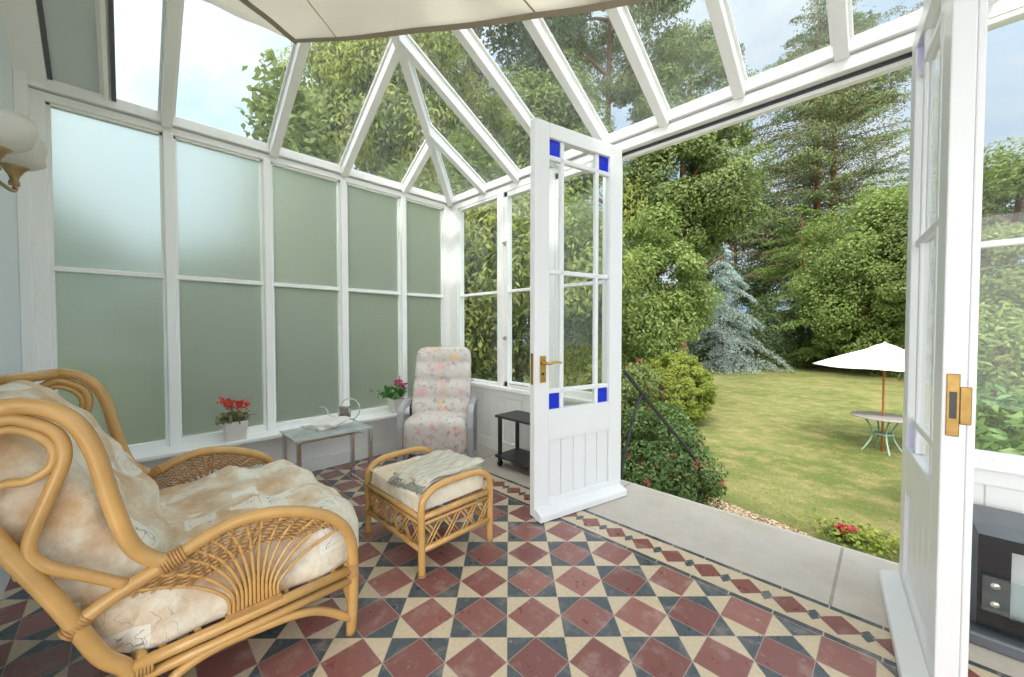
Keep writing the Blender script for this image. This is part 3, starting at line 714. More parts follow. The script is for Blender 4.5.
def trunk_mb(base, top, r0, r1, limbs, seed, rad):
    rnd = random.Random(seed); m = MB(); b = Vector(base); t = Vector(top)
    mid = (b+t)/2+Vector((rnd.uniform(-.1, .1), rnd.uniform(-.1, .1), 0))*r0*8
    m.tube([b, mid, t], [r0, (r0+r1)/2, r1], 8, 5)
    for k in range(limbs):
        f = rnd.uniform(.35, .95); p = b.lerp(t, f); a = rnd.uniform(0, 2*PI); L = rad*rnd.uniform(.5, .85)
        q_ = p+Vector((math.cos(a)*L, math.sin(a)*L, L*rnd.uniform(.2, .7)))
        m.tube([p, p.lerp(q_, .5)+Vector((0, 0, L*.08)), q_], [r0*.4, r0*.25, r0*.08], 6, 4)
    return m
def tree(name, px, py, dep, rad, n, leaf, mat, seed, label, cat='tree', group=None, nsub=45, subr=.34, bark='bark', aspect=.55, droop=.2, tr=.18, low=-.8, shell=.45, flat=1.0, base=None):
    c = PD(px, py, dep)
    b = Vector((c.x, c.y, GZ)) if base is None else Vector(base)
    e = empty(name, b, label, cat, group)
    P, N = blob_points(c, rad, n, seed, nsub, subr, low, flat, shell)
    keep = P[:, 2] > GZ+.02; P = P[keep]; N = N[keep]
    # nothing may poke through the conservatory
    ins = (P[:, 0] > XL-.35) & (P[:, 0] < XR+.35) & (P[:, 1] > YH-.5) & (P[:, 1] < YG+.35)
    P = P[~ins]; N = N[~ins]
    leaves_obj('foliage', P, N, leaf, aspect, mat, e, seed, droop)
    link('trunk', trunk_mb(b, (c.x, c.y, max(c.z+rad[2]*.35, GZ+.5)), tr, tr*.35, 9, seed, min(rad)), M[bark], e)
    return e, c
LM = {
 'yellowgreen': leaf_mat('leaf_yellow_green', srgb(126, 144, 72), srgb(184, 188, 96), srgb(104, 124, 62), .5),
 'mid': leaf_mat('leaf_mid', srgb(92, 112, 62), srgb(146, 160, 90), srgb(122, 140, 72), .42),
 'dark': leaf_mat('leaf_dark', srgb(68, 90, 56), srgb(112, 130, 76), srgb(90, 110, 64), .35),
 'fresh': leaf_mat('leaf_fresh', srgb(104, 130, 64), srgb(160, 176, 96), srgb(130, 152, 76), .45),
 'blue': leaf_mat('leaf_blue', srgb(146, 168, 162), srgb(188, 202, 194), None, .35, k=1.0),
 'conifer': leaf_mat('leaf_conifer', srgb(92, 120, 58), srgb(142, 164, 84), srgb(120, 140, 70), .38, k=.95),
 'redwood': leaf_mat('leaf_redwood', srgb(84, 112, 66), srgb(132, 150, 96), srgb(124, 120, 84), .4, k=.95),
 'box': leaf_mat('leaf_box', srgb(108, 132, 46), srgb(178, 184, 74), srgb(134, 152, 54), .35),
 'laurel': leaf_mat('leaf_laurel', srgb(84, 122, 60), srgb(130, 160, 84), None, .35, .35),
 'fuchsia': leaf_mat('leaf_fuchsia', srgb(66, 100, 48), srgb(124, 150, 80), None, .35),
 'fuchsia_flower': leaf_mat('fuchsia_flower', srgb(196, 50, 60), srgb(222, 100, 104), None, .3),
 'grass': leaf_mat('grass_blade', srgb(122, 132, 66), srgb(170, 170, 104), None, .4, k=.85),
 'succulent': leaf_mat('succulent', srgb(112, 126, 84), srgb(178, 168, 122), None, .2),
 'pothleaf': leaf_mat('potleaf', srgb(70, 130, 56), srgb(120, 176, 84), None, .35),
}
# trees: (pixel of crown centre, depth, radii)
tree('tree', 402, 150, 11, (2.9, 2.9, 3.3), 60000, .15, LM['yellowgreen'], 11, 'tall yellow-green tree with drooping leaves rising behind the glazed corner', nsub=90, subr=.26, droop=.9, aspect=.36, tr=.2)
tree('tree', 470, 30, 18, (6.0, 6.0, 6.0), 80000, .18, LM['dark'], 12, 'large dark green tree seen through the middle of the glass roof', nsub=130, subr=.21, tr=.3)
tree('tree', 610, 40, 22, (5.0, 5.0, 6.5), 60000, .19, LM['mid'], 14, 'tall mid-green tree seen through the roof above the open glazed door', nsub=120, subr=.2, tr=.3)
tree('tree', 545, 150, 15, (2.6, 2.6, 3.0), 40000, .16, LM['mid'], 13, 'mid-green tree seen over the top of the open glazed door', nsub=90, subr=.25, tr=.2)
tree('tree', 690, 95, 30, (4.0, 4.0, 5.0), 26000, .22, LM['mid'], 15, 'far round-topped tree just above the door head', nsub=70, subr=.25, tr=.3)
tree('tree', 520, 285, 8.5, (2.6, 2.2, 2.6), 40000, .13, LM['yellowgreen'], 16, 'leafy light green laurel-like tree outside the clear corner windows', nsub=80, subr=.28, droop=.6, aspect=.36, tr=.12)
tree('tree', 682, 190, 17, (3.1, 3.1, 3.6), 70000, .15, LM['mid'], 17, 'broad mid-green tree filling the left of the doorway view', nsub=150, subr=.22, tr=.3, low=-.95)
tree('tree', 640, 300, 13, (2.2, 2.2, 2.9), 50000, .12, LM['fresh'], 18, 'rounded light green tree standing behind the clipped yellow bush', nsub=90, subr=.26, tr=.2, low=-.95)
tree('tree', 735, 250, 33, (4.6, 4.0, 6.0), 34000, .22, LM['dark'], 19, 'dark green tree behind the silver-blue cedar', nsub=90, subr=.25, tr=.25, low=-.95)
tree('tree', 888, 275, 20, (4.0, 4.0, 4.9), 90000, .15, LM['fresh'], 20, 'bright green rounded tree at right, behind the white parasol', nsub=150, subr=.22, tr=.3, low=-.95)
tree('tree', 1015, 250, 16, (4.4, 4.4, 4.6), 80000, .15, LM['mid'], 21, 'dense green tree seen through the right-hand window', nsub=140, subr=.22, tr=.3, low=-.95)
# hedge along the far edge of the lawn
def hedge(name, pts, h, wd, n, leaf, mat, seed, label, zbase=GZ):
    rng = np.random.default_rng(seed); P = [np.array(p) for p in pts]
    seg = rng.integers(0, len(P)-1, n); t = rng.random(n)
    c = np.array([P[s_]*(1-u)+P[s_+1]*u for s_, u in zip(seg, t)])
    a = rng.random(n)*2*PI
    r_ = .5+.5*rng.random(n)**.4
    bump = 1+.14*np.sin(c[:, 0]*1.9+c[:, 1]*1.3)+.08*np.sin(c[:, 0]*5+c[:, 1]*4)
    off = np.cos(a)*wd*r_*bump; zz = zbase+h*.5*bump+np.sin(a)*h*.5*r_*bump
    dv = P[-1]-P[0]; dv = dv/np.linalg.norm(dv); nv = np.array([-dv[1], dv[0]])
    C = np.stack([c[:, 0]+nv[0]*off, c[:, 1]+nv[1]*off, zz], 1)+rng.normal(0, .08, (n, 3))
    N = np.stack([nv[0]*np.cos(a), nv[1]*np.cos(a), np.sin(a)*.8+.5], 1)
    C[:, 2] = np.maximum(C[:, 2], zbase+.02)
    e = empty(name, (pts[0][0], pts[0][1], zbase), label, 'hedge')
    leaves_obj('foliage', C, N, leaf, .5, mat, e, seed)
    for k in range(8):
        st_ = MB()
        u = k/7*(len(P)-1.001); i = int(u); q_ = P[i]*(1-(u-i))+P[i+1]*(u-i)
        st_.tube([(q_[0], q_[1], zbase), (q_[0]+.1, q_[1], zbase+h*.5), (q_[0]-.05, q_[1]+.1, zbase+h*.8)], [.06, .04, .02], 6, 3)
        link('stem', st_, M['bark'], e)
def gp(px, d): p = PD(px, 330, d); return (p.x, p.y)
hedge('hedge', [gp(560, 22), gp(700, 25), gp(820, 25), gp(960, 21), gp(1100, 15)], 4.0, 1.6, 90000, .18, LM['dark'], 31, 'dark green hedge bank closing the far end of the lawn')
hedge('hedge', [(-6.3, 6.0), (-6.2, 3.0), (-5.9, 1.35)], 5.6, .9, 40000, .13, LM['mid'], 32, 'tall green hedge outside the frosted wall, next to the corner')
hedge('hedge', [(-5.6, 1.6), (-5.4, .3), (-5.2, -2.5), (-4.6, -4.0)], 3.2, .8, 22000, .13, LM['dark'], 33, 'low dark hedge outside the frosted wall, near the house')
# layered conifers
def conifer(name, px, dep, top_py, base_r, n_br, mat, seed, label, leaf, tr, bark='bark', zstart=.05, sag=.25, spray=300, prof=1.0, dense=1.0, asp=.25, top_r=.1, trunks=(0,), vary=.28):
    rnd = random.Random(seed); rng = np.random.default_rng(seed)
    c = PD(px, 330, dep); top = PD(px, top_py, dep).z
    e = empty(name, (c.x, c.y, GZ), label, 'tree')
    tm = MB(); C = []; N = []
    for off in trunks:
        bx = Vector((c.x, c.y, GZ))+R*off
        tm = MB().tube([bx, bx+Vector((.1, 0, (top-GZ)*.5)), bx+Vector((0, 0, top-GZ))], [tr, tr*.7, tr*.12], 8, 5)
        link('trunk', tm, M[bark], e)
        br = MB()
        for k in range(n_br):
            f = zstart+(1-zstart)*(k+rnd.random())/n_br
            z = GZ+(top-GZ)*f; Rr = (base_r*(1-f)**prof+top_r)*rnd.uniform(.88-vary, .88+vary)
            a = rnd.uniform(0, 2*PI); dx, dy = math.cos(a), math.sin(a)
            pts_ = [Vector((bx.x+dx*Rr*t_, bx.y+dy*Rr*t_, z+Rr*(.10*t_-sag*t_*t_))) for t_ in (0, .5, 1)]
            br.tube(pts_, [tr*.22*(1-f*.6), tr*.13*(1-f*.6), .012], 5, 3)
            m = int(spray*dense*(.25+Rr/base_r))
            t_ = rng.random(m)**.7; side = rng.normal(0, 1, m)*Rr*.17*(1.15-t_*.6)
            cx = bx.x+dx*Rr*t_-dy*side; cy = bx.y+dy*Rr*t_+dx*side
            cz = z+Rr*(.10*t_-sag*t_*t_)-np.abs(side)*.35+rng.normal(0, .035*Rr**.5, m)
            C.append(np.stack([cx, cy, cz], 1)); nn = np.zeros((m, 3)); nn[:, 2] = .9; nn[:, 0] = dx*.3; nn[:, 1] = dy*.3; N.append(nn)
        link('branches', br, M[bark], e)
    C = np.concatenate(C); N = np.concatenate(N); k = C[:, 2] > GZ+.03
    leaves_obj('foliage', C[k], N[k], leaf, asp, mat, e, seed, droop=.35)
conifer('conifer', 829, 30, 22, 7.4, 120, LM['redwood'], 41, 'very tall reddish conifer with twin bare trunks and see-through tiers', .26, .30, 'bark_red', .22, .10, 420, .28, 1, .28, .6, (0, -1.25))
conifer('conifer', 800, 25, 205, 6.4, 80, LM['conifer'], 42, 'wide green conifer with flat layered branches behind the lawn', .17, .22, 'bark_red', .02, .15, 900, .7)
conifer('conifer', 862, 24, 258, 5.4, 70, LM['conifer'], 43, 'low spreading green conifer behind the parasol', .17, .18, 'bark', .02, .12, 900, .7)
conifer('conifer', 722, 23, 243, 3.5, 75, LM['blue'], 44, 'small silver-blue weeping cedar at the lawn edge', .13, .10, 'bark', .03, .62, 620, .85, 1, .3, vary=.55)
# clipped yellow bush
def bush(name, c, rad, n, leaf, mat, seed, label, flowers=None, nsub=30, subr=.36, asp=.6, shell=.6, low=-.9, rlo=.62, rhi=.33):
    e = empty(name, (c[0], c[1], GZ), label, 'bush')
    P, N = blob_points(c, rad, n, seed, nsub, subr, low, 1, shell, rlo, rhi)
    k = (P[:, 2] > GZ+.02) & ~((P[:, 0] > -1.50) & (P[:, 1] < 4.0) & (P[:, 0] < -.3)) & ~((P[:, 0] > XL-.2) & (P[:, 1] < 2.62) & (P[:, 0] < 3))
    leaves_obj('foliage', P[k], N[k], leaf, asp, mat, e, seed)
    s_ = MB(); rnd = random.Random(seed)
    for j in range(14):
        a = rnd.uniform(0, 2*PI); q_ = Vector(c)+Vector((math.cos(a)*rad[0]*.7, math.sin(a)*rad[1]*.7, rnd.uniform(-.2, .6)*rad[2])); 
        q_.y = max(q_.y, 2.75) if q_.y < 6 else q_.y
        s_.tube([(c[0]+rnd.uniform(-.1, .1), c[1]+rnd.uniform(-.1, .1), GZ), ((c[0]+q_.x)/2, (c[1]+q_.y)/2, (GZ+q_.z)/2+.1), q_], [.02, .014, .006], 5, 3)
    link('stems', s_, M['bark'], e)
    if flowers:
        rng = np.random.default_rng(seed+1); kk = np.nonzero(k)[0]; sel = rng.choice(kk, flowers*14)
        cc_ = np.repeat(P[sel[:flowers]]*1.0+(P[sel[:flowers]]-np.array(c))*.12, 14, 0)+rng.normal(0, .018, (flowers*14, 3))
        cc_ = cc_[cc_[:, 1] > 2.62]
        nn = rng.normal(0, 1, cc_.shape); leaves_obj('blossom', cc_, nn, .032, .5, LM['fuchsia_flower'], e, seed+2)
    return e
c = PD(676, 388, 10.0); bush('clipped_bush', (c.x, c.y, GZ+.90), (.95, .95, 1.0), 42000, .05, LM['box'], 51, 'round clipped yellow-green bush at the lawn edge', nsub=300, subr=.12, rlo=.80, rhi=.12)
c = PD(655, 445, 4.75); bush('flowering_bush', (c.x, c.y, -.62), (.70, .74, .78), 22000, .045, LM['fuchsia'], 52, 'leafy fuchsia bush with red flowers beside the black handrail', flowers=45, nsub=90, subr=.26)
c = PD(618, 388, 5.6); bush('flowering_bush', (c.x, c.y, -.3), (.62, .6, 1.05), 18000, .05, LM['mid'], 53, 'taller red-flowered shrub growing behind the handrail bush', flowers=60, nsub=80, subr=.28)
c = PD(1003, 408, 4.2); bush('laurel_shrub', (c.x+.3, c.y, -.35), (.95, .8, .75), 2600, .17, LM['laurel'], 54, 'broad-leaved green shrub just outside the right-hand window', nsub=40, subr=.42, asp=.36)
c = PD(975, 395, 7.5); bush('laurel_shrub', (c.x+.3, c.y, 0.1), (1.2, 1.0, 1.45), 5000, .13, LM['fresh'], 55, 'second light green shrub standing farther out beyond the broad-leaved shrub', nsub=40, subr=.4, asp=.4)
# small plants by the threshold
c = PZ(872, 548, GZ)
def low_plants():
    rng = np.random.default_rng(77); n = 600
    cx = c.x+rng.normal(0, .26, n); cy = c.y+rng.normal(0, .16, n); k = cy > 3.9; cx, cy = cx[k], cy[k]; n = len(cx)
    C = np.stack([cx, cy, GZ+.04+rng.random(n)*.12], 1); N = np.zeros((n, 3)); N[:, 2] = 1
    e = tag(leaves_obj('ground_plants', C, N, .055, .6, LM['box'], None, 77), 'low yellowish leafy ground plants at the step beside the right-hand door', 'plants', None, 'stuff')
low_plants()
fp = empty('geranium', PZ(845, 540, GZ), 'small red flower clump growing in the grass near the step', 'flower')
rng = np.random.default_rng(5); n = 160; cc0 = np.array(wloc(fp))
leaves_obj('blossom', cc0+np.stack([rng.normal(0, .045, n), rng.normal(0, .04, n), .10+rng.random(n)*.06], 1), rng.normal(0, 1, (n, 3)), .045, .8, LM['fuchsia_flower'], fp, 5)
leaves_obj('foliage', cc0+np.stack([rng.normal(0, .09, n), rng.normal(0, .07, n), .02+rng.random(n)*.10], 1), rng.normal(0, .3, (n, 3))+np.array([0, 0, 1]), .06, .7, LM['fuchsia'], fp, 6)
# gravel strip against the house side of the lawn
gv = MB(); rnd = random.Random(3)
a = PZ(700, 500, GZ); b_ = PZ(860, 560, GZ)
gv.poly([(-3.2, 4.4, GZ-.03), (3.2, 4.4, GZ-.03), (3.2, 4.6, GZ-.03), (.2, 5.15, GZ-.03), (-.75, 5.56, GZ-.03), (-1.9, 5.85, GZ-.03), (-3.2, 6.2, GZ-.03)], .055, Z)
struct('path', gv, M['gravel'], label='pale gravel strip between steps and lawn')
rng = np.random.default_rng(9); n = 9000
gxr = rng.uniform(-3.1, 1.2, n); gyr = np.interp(gxr, [-3.2, -1.9, -.75, .2, 3.2], [6.2, 5.85, 5.56, 5.15, 4.6])+.06-rng.random(n)**1.3*1.0
C = np.stack([gxr, gyr, np.full(n, GZ+.03)+rng.random(n)*.015], 1)
N = np.zeros((n, 3)); N[:, 2] = 1.2
tag(leaves_obj('gravel', C, N, .038, .8, M['gravel'], None, 9, fold=.8), 'loose pale gravel chips along the edge of the lawn', 'gravel', None, 'stuff')
# grass blades nearer the house
n = 70000; rng = np.random.default_rng(19)
u = rng.random(n); gyy = 4.35+(u**1.8)*16; gxx_ = -4+rng.random(n)*(9+gyy*.3)
kk_ = gyy > np.interp(gxx_, [-3.2, -1.9, -.75, .2, 3.2], [6.2, 5.85, 5.56, 5.15, 4.6])+.05; gxx_, gyy = gxx_[kk_], gyy[kk_]; n = len(gyy)
C = np.stack([gxx_, gyy, np.full(n, GZ+.016)], 1); N = rng.normal(0, .6, (n, 3)); N[:, 2] *= .3
N[:, 1] -= .6
tag(leaves_obj('grass', C, N, .034, .16, LM['grass'], None, 19, fold=.1, jit=.9), 'short tufty grass blades over the near lawn', 'grass', None, 'stuff')
# ------------------------------------------------------------------ parasol and garden table
pb = PD(885, 330, 7.6); tb = Vector((pb.x, pb.y, GZ))
gt = empty('garden_table', tb, 'round grey garden table with curved green metal legs', 'table')
link('table_top', MB().lathe([(.02, .685), (.47, .685), (.49, .695), (.49, .71), (.47, .715), (.022, .715)], tb, 40), M['tabletop'], gt)
link('shelf_ring', MB().lathe([(.14, .36), (.17, .355), (.17, .375), (.14, .37)], tb, 24), M['verdigris'], gt)
for k in range(4):
    a = k*PI/2+.35; dx, dy = math.cos(a), math.sin(a)
    pts_ = [tb+Vector((dx*r_, dy*r_, h_)) for r_, h_ in ((.30, .685), (.24, .60), (.16, .42), (.17, .27), (.27, .07), (.32, .0))]
    link('leg', MB().tube(pts_, .016, 8), M['verdigris'], gt)
ps = empty('parasol', tb, 'cream parasol on a wooden pole standing through the garden table', 'parasol')
link('pole', MB().tube([tb+Vector((0, 0, .0)), tb+Vector((0, 0, 2.09))], .019, 10), M['pole'], ps)
nr = 6; RC = 1.18; vs = []; fs = []; NS = 8
for k in range(nr*NS):
    a = 2*PI*k/(nr*NS)+.40
    u = (k % NS)/NS; rr = RC*math.cos(PI/nr)/math.cos(((u-.5)*2*PI/nr))
    for j in range(7):
        t_ = (j+.6)/6.6 if j else .06
        sagz = .045*math.sin(PI*u)*t_*(1-t_*.3)
        vs.append(tb+Vector((math.cos(a)*rr*t_, math.sin(a)*rr*t_, 2.13-.40*t_**1.15-sagz)))
m_ = nr*NS
for k in range(m_):
    for j in range(6): fs.append((k*7+j, k*7+j+1, ((k+1) % m_)*7+j+1, ((k+1) % m_)*7+j))
o = link('canopy', MB().add(vs, fs, True), M['parasol'], ps); o.modifiers.new('s', 'SOLIDIFY').thickness = .004
vs = []
link('vent_cap', MB().lathe([(.24, 2.06), (.245, 2.07), (.13, 2.13), (.03, 2.165), (.02, 2.19), (.001, 2.195)], tb, 12), M['parasol'], ps)
for k in range(nr):
    a = 2*PI*k/nr+.40; dx, dy = math.cos(a), math.sin(a)
    link('rib', MB().tube([tb+Vector((0, 0, 2.07)), tb+Vector((dx*RC*.97, dy*RC*.97, 1.70))], .008, 6), M['pole'], ps)
# ------------------------------------------------------------------ handrail
XH = -1.42
hr = empty('handrail', (XH, 2.62, -.1), 'black iron handrail running down the garden steps', 'handrail')
rail = [PX(624, 371, XH), PX(640, 391, XH), PX(660, 416, XH), PX(681, 441, XH), PX(692, 455, XH), PX(699, 468, XH), PX(698, 474, XH)]
link('rail', MB().tube(rail, .016, 8), M['iron'], hr)
bp_ = PX(642, 394, XH)
link('bracket', MB().tube([bp_, PX(634, 415, XH), PX(628, 440, XH), Vector((XH, 2.62, .05)), Vector((XH, 2.62, -.23))], .011, 8), M['iron'], hr)
# ------------------------------------------------------------------ cane armchair
NX, FX = -1.37, -2.26
def np_(px, py): p = PX(px, py, NX); return (p.y, p.z)
arm_c = [np_(75, 625), np_(120, 592), np_(172, 560), np_(200, 541), np_(235, 522), np_(270, 513), np_(305, 512), np_(332, 518), np_(348, 533), np_(353, 556), np_(353, 600), np_(351, 643)]
arm_c[-1] = (arm_c[-1][0], 0.0)
wing_c = [np_(172, 562), np_(150, 558), np_(130, 543), np_(112, 503), np_(95, 453), np_(76, 424), np_(50, 410), np_(22, 406), np_(0, 408)]
ac = empty('cane_armchair', ((NX+FX)/2, .25, 0), 'wide honey cane armchair with cream script-print cushions, fan-woven arms', 'armchair')
def yz(X, L): return [Vector((X, y, z)) for y, z in L]
def spline2(L, res=8):
    P = [Vector((0, a, b)) for a, b in L]; out = []
    for i in range(len(P)-1):
        p0 = P[i-1] if i else P[0]*2-P[1]; p1, p2 = P[i], P[i+1]; p3 = P[i+2] if i+2 < len(P) else P[-1]*2-P[-2]
        for j in range(res):
            t = j/res; out.append(.5*((2*p1)+(p2-p0)*t+(2*p0-5*p1+4*p2-p3)*t*t+(3*p1-p0-3*p2+p3)*t**3))
    out.append(P[-1]); return out
def binding(parent, X, y, z, dy, dz, r, L=.05):
    d = Vector((0, dy, dz)).normalized(); c_ = Vector((X, y, z)); m = MB(); n = int(L/.007)
    for k in range(n):
        q_ = c_+d*(k-n/2)*.007; m.lathe([(r*.9, -.0035), (r*1.08, -.002), (r*1.08, .002), (r*.9, .0035)], q_, 12, d)
    link('binding', m, M['cane_dark'], parent)
TR = .0180
wing_end = {}
for X in (NX, FX):
    af = link('arm_frame', MB().tube(yz(X, arm_c), TR, 12), M['cane'], ac)
    # rear leg
    rl = [(-.275, .80), np_(0, 545), np_(60, 607), np_(100, 655), (-.005, .22), (-.015, .10), (-.03, 0)]
    link('leg', MB().tube(yz(X, rl), TR*1.06, 12), M['cane'], ac)
    # side rails
    zr = .232; y0, y1 = -.01, arm_c[-2][0]
    link('side_rail', MB().tube([(X, y0, zr), (X, y1, zr)], .016, 10), M['cane'], ac)
    link('side_rail', MB().tube([(X, y0, zr-.038), (X, y1, zr-.036)], .014, 10), M['cane'], ac)
    br = [np_(351, 618), np_(323, 611), np_(298, 614), np_(262, 627), np_(220, 645), np_(178, 673)]
    br = br+[(.02, .09)]
    link('brace', MB().tube(yz(X, br), .014, 10), M['cane'], ac)
    # scroll in the wing
    scr = [np_(126, 584), np_(85, 575), np_(42, 565), np_(29, 545), np_(47, 500), np_(64, 458), np_(56, 433), np_(25, 421), np_(0, 421), (-.235, .87), (-.262, .84)]
    link('wing_scroll', MB().tube(yz(X, scr), .0135, 10), M['cane'], ac)
    scr2 = [(-.225, .85), np_(5, 430), np_(36, 435), np_(53, 449), np_(50, 467), np_(28, 481), np_(0, 486), (-.235, .72)]
    link('wing_scroll', MB().tube(yz(X, scr2), .010, 8), M['cane'], ac)
    # fan
    A = spline2(arm_c, 10)
    arc = A[4:78]                       # from near rear pole to the front bend
    B0 = Vector((0, .27, .25)); m = MB()
    nst = 13
    for k in range(nst):
        f = k/(nst-1); e_ = arc[int(6+f*(len(arc)-8))]
        yb = .205+.125*f; 
        b0 = Vector((X, yb, .25)); b1 = Vector((X, yb+(e_.y-yb)*.04, .25+max(.05, (e_.z-.25)*.35)))
        mid = Vector((X, yb+(e_.y-yb)*.42, .25+(e_.z-.25)*.74))
        m.tube([b0, b1, mid, Vector((X, e_.y, e_.z))], .0052, 6, 5)
    link('fan_sticks', m, M['cane'], ac)
    m = MB()
    for k in range(8):
        off = .026+.0125*k; pts_ = []
        for j, q_ in enumerate(arc[4+k:len(arc)-2-k*2]):
            dv = (B0-q_); ln_ = dv.length; s_ = .9 if q_.y < .27 else .75
            q2 = q_+dv.normalized()*off*s_
            pts_.append(Vector((X+.0045*(1 if (j//2+k) % 2 else -1), q2.y, q2.z)))
        m.tube(pts_, .0036, 5, 2)
    link('woven_band', m, M['cane_dark'], ac)
    link('fan_base', MB().box(X-.011, X+.011, .195, .34, .243, .262), M['cane_dark'], ac, .003)
    binding(ac, X, .085, .478, .1, .04, TR*1.25, .06); binding(ac, X, np_(75, 625)[0]+.005, np_(75, 625)[1], .1, .09, TR*1.05, .05)
    binding(ac, X, arm_c[-2][0], .235, 0, 1, TR*1.05, .05); binding(ac, X, .02, .215, 1, 0, .017, .05)
# hoop over both wings and the back
hoop = yz(NX, wing_c)+[Vector((NX-.03, -.235, .925)), Vector((NX-.12, -.275, .93)), Vector((-1.6, -.295, .935)), Vector(((NX+FX)/2, -.30, .94))]
mir = [Vector((NX+FX-v.x, v.y, v.z)) for v in hoop[:-1]][::-1]
link('back_hoop', MB().tube(hoop+mir, TR*1.05, 12, 5), M['cane'], ac)
for zz, yy in ((.88, -.285), (.55, -.19), (.24, -.0)):
    link('cross_rail', MB().tube([(NX, yy+.02, zz), (-1.6, yy-.005, zz), (-2.03, yy-.005, zz), (FX, yy+.02, zz)], .013, 8), M['cane'], ac)
yf = arm_c[-2][0]
for zz in (.232, .19):
    link('front_rail', MB().tube([(NX, yf, zz), (FX, yf, zz)], .015, 10), M['cane'], ac)
link('front_brace', MB().tube([(NX-.0, yf, .07), (NX-.12, yf, .16), ((NX+FX)/2, yf, .18), (FX+.12, yf, .16), (FX, yf, .07)], .012, 8), M['cane'], ac)
slat = MB()
for k in range(7): slat.tube([(NX-.02, .06+k*.075, .235), (FX+.02, .06+k*.075, .235)], .009, 6)
link('seat_slats', slat, M['cane'], ac)
def wob(x, y, z, s_=1): return s_*(.005*math.sin(x*27+y*11+2*math.sin(y*9))+.004*math.sin(y*33-x*13+z*9)+.0015*math.sin(x*61+y*49))
def tuft(x, y, T, r=.075, dep=.035): return -sum(dep*math.exp(-((x-a)**2+(y-b)**2)/(2*(r*.5)**2)) for a, b in T)
seatT = [(-1.62, .30), (-2.0, .30), (-1.62, .05), (-2.0, .05)]
def seatfn(p, u, v, w):
    q_ = Vector(p); q_.z += (.05*max(0, 1-abs(v-.1)) if w > 0 else 0)
    if w > 0: q_.z += wob(p.x, p.y, 0, 1.3)+tuft(p.x, p.y, seatT)*1.0 - .018*math.exp(-((p.x+1.815)/.03)**2) - .012*math.exp(-((p.y-.30)/.035)**2)+ .012*math.sin(p.y*26)
    q_.y += .012*math.sin(p.x*14)*max(0, v); 
    q_.x += .006*math.sin(p.y*30)*(1 if abs(u) > .8 else 0)
    return q_
link('seat_cushion', MB().cushion((-2.225, -1.388), (-.06, .655), (.218, .405), 46, .0, seatfn, 7.0), M['cushion'], ac)
backT = [(-1.62, .20), (-2.0, .20), (-1.62, -.10), (-2.0, -.10)]
def backfn(p, u, v, w):
    # local: y' = height along the back (-.32..+.34), z' = thickness
    h = p.y; t = p.z; x = p.x
    if w > 0: t += wob(x, h, 0, 1.5)+tuft(x, h, backT, .09, .04)+.035*max(0, 1-v*v)-.016*math.exp(-((x+1.815)/.04)**2)
    t += .015*math.exp(-((h+.2)/.12)**2)
    x += .012*math.sin(h*18)*(1 if abs(u) > .8 else 0)
    lean = math.radians(26)
    by, bz = -.10, .61
    return Vector((x, by - h*math.sin(lean)+t*math.cos(lean), bz+h*math.cos(lean)+t*math.sin(lean)+.015*math.sin(x*9)*max(0, v)))
link('back_cushion', MB().cushion((-2.215, -1.405), (-.43, .345), (-.125, .055), 46, .12, backfn, 6.0), M['cushion'], ac)
# ------------------------------------------------------------------ ottoman
OX0, OX1, OY0, OY1 = -1.992, -1.462, .912, 1.318
ot = empty('cane_footstool', ((OX0+OX1)/2, (OY0+OY1)/2, 0), 'square honey cane footstool with lattice sides and cream cushion', 'footstool')
for X in (OX0, OX1):
    hoopp = [(X, OY0, 0), (X, OY0, .15), (X, OY0, .30), (X, OY0+.02, .35), (X, OY0+.085, .383), (X, (OY0+OY1)/2, .388), (X, OY1-.085, .383), (X, OY1-.02, .35), (X, OY1, .30), (X, OY1, .15), (X, OY1, 0)]
    link('hoop', MB().tube(hoopp, .0165, 12, 6), M['cane'], ot)
    link('leg_foot', MB().lathe([(.017, 0), (.0195, .004), (.0195, .012)], (X, OY0, 0), 12), M['cane_dark'], ot)
    for zz in (.262, .232, .118): link('side_rail', MB().tube([(X, OY0, zz), (X, OY1, zz)], .014 if zz != .232 else .008, 10), M['cane'], ot)
for Y in (OY0, OY1):
    for zz in (.262, .232, .118): link('side_rail', MB().tube([(OX0, Y, zz), (OX1, Y, zz)], .014 if zz != .232 else .008, 10), M['cane'], ot)
def lattice(a, b, nrep):
    m = MB(); a = Vector(a); b = Vector(b)
    side = Vector((b.y-a.y, a.x-b.x, 0)).normalized()*.0045
    for k in range(nrep):
        for s_, (z0, z1) in ((1, (.125, .228)), (-1, (.228, .125))):
            for dd in (0, .022):
                f0, f1 = (k+.12)/nrep, (k+.88)/nrep
                p = a.lerp(b, f0)+side*s_; q_ = a.lerp(b, f1)+side*s_
                sh = (b-a).normalized()*dd
                m.tube([Vector((p.x, p.y, z0))+sh, Vector((q_.x, q_.y, z1))+sh], .0042, 6)
    return m
for a, b, k in (((OX1, OY0, 0), (OX1, OY1, 0), 4), ((OX0, OY0, 0), (OX0, OY1, 0), 4), ((OX0, OY0, 0), (OX1, OY0, 0), 5), ((OX0, OY1, 0), (OX1, OY1, 0), 5)):
    link('lattice', lattice(a, b, k), M['cane'], ot)
def ofn(p, u, v, w):
    q_ = Vector(p)
    if w > 0: q_.z += wob(p.x, p.y, 0, .6)+.02*(1-u*u)*(1-v*v)
    return q_
oc = link('cushion', MB().cushion((OX0+.022, OX1-.022), (OY0-.005, OY1+.005), (.272, .352), 30, .0, ofn, 10.0), M['cushion2'], ot)
pip = MB()
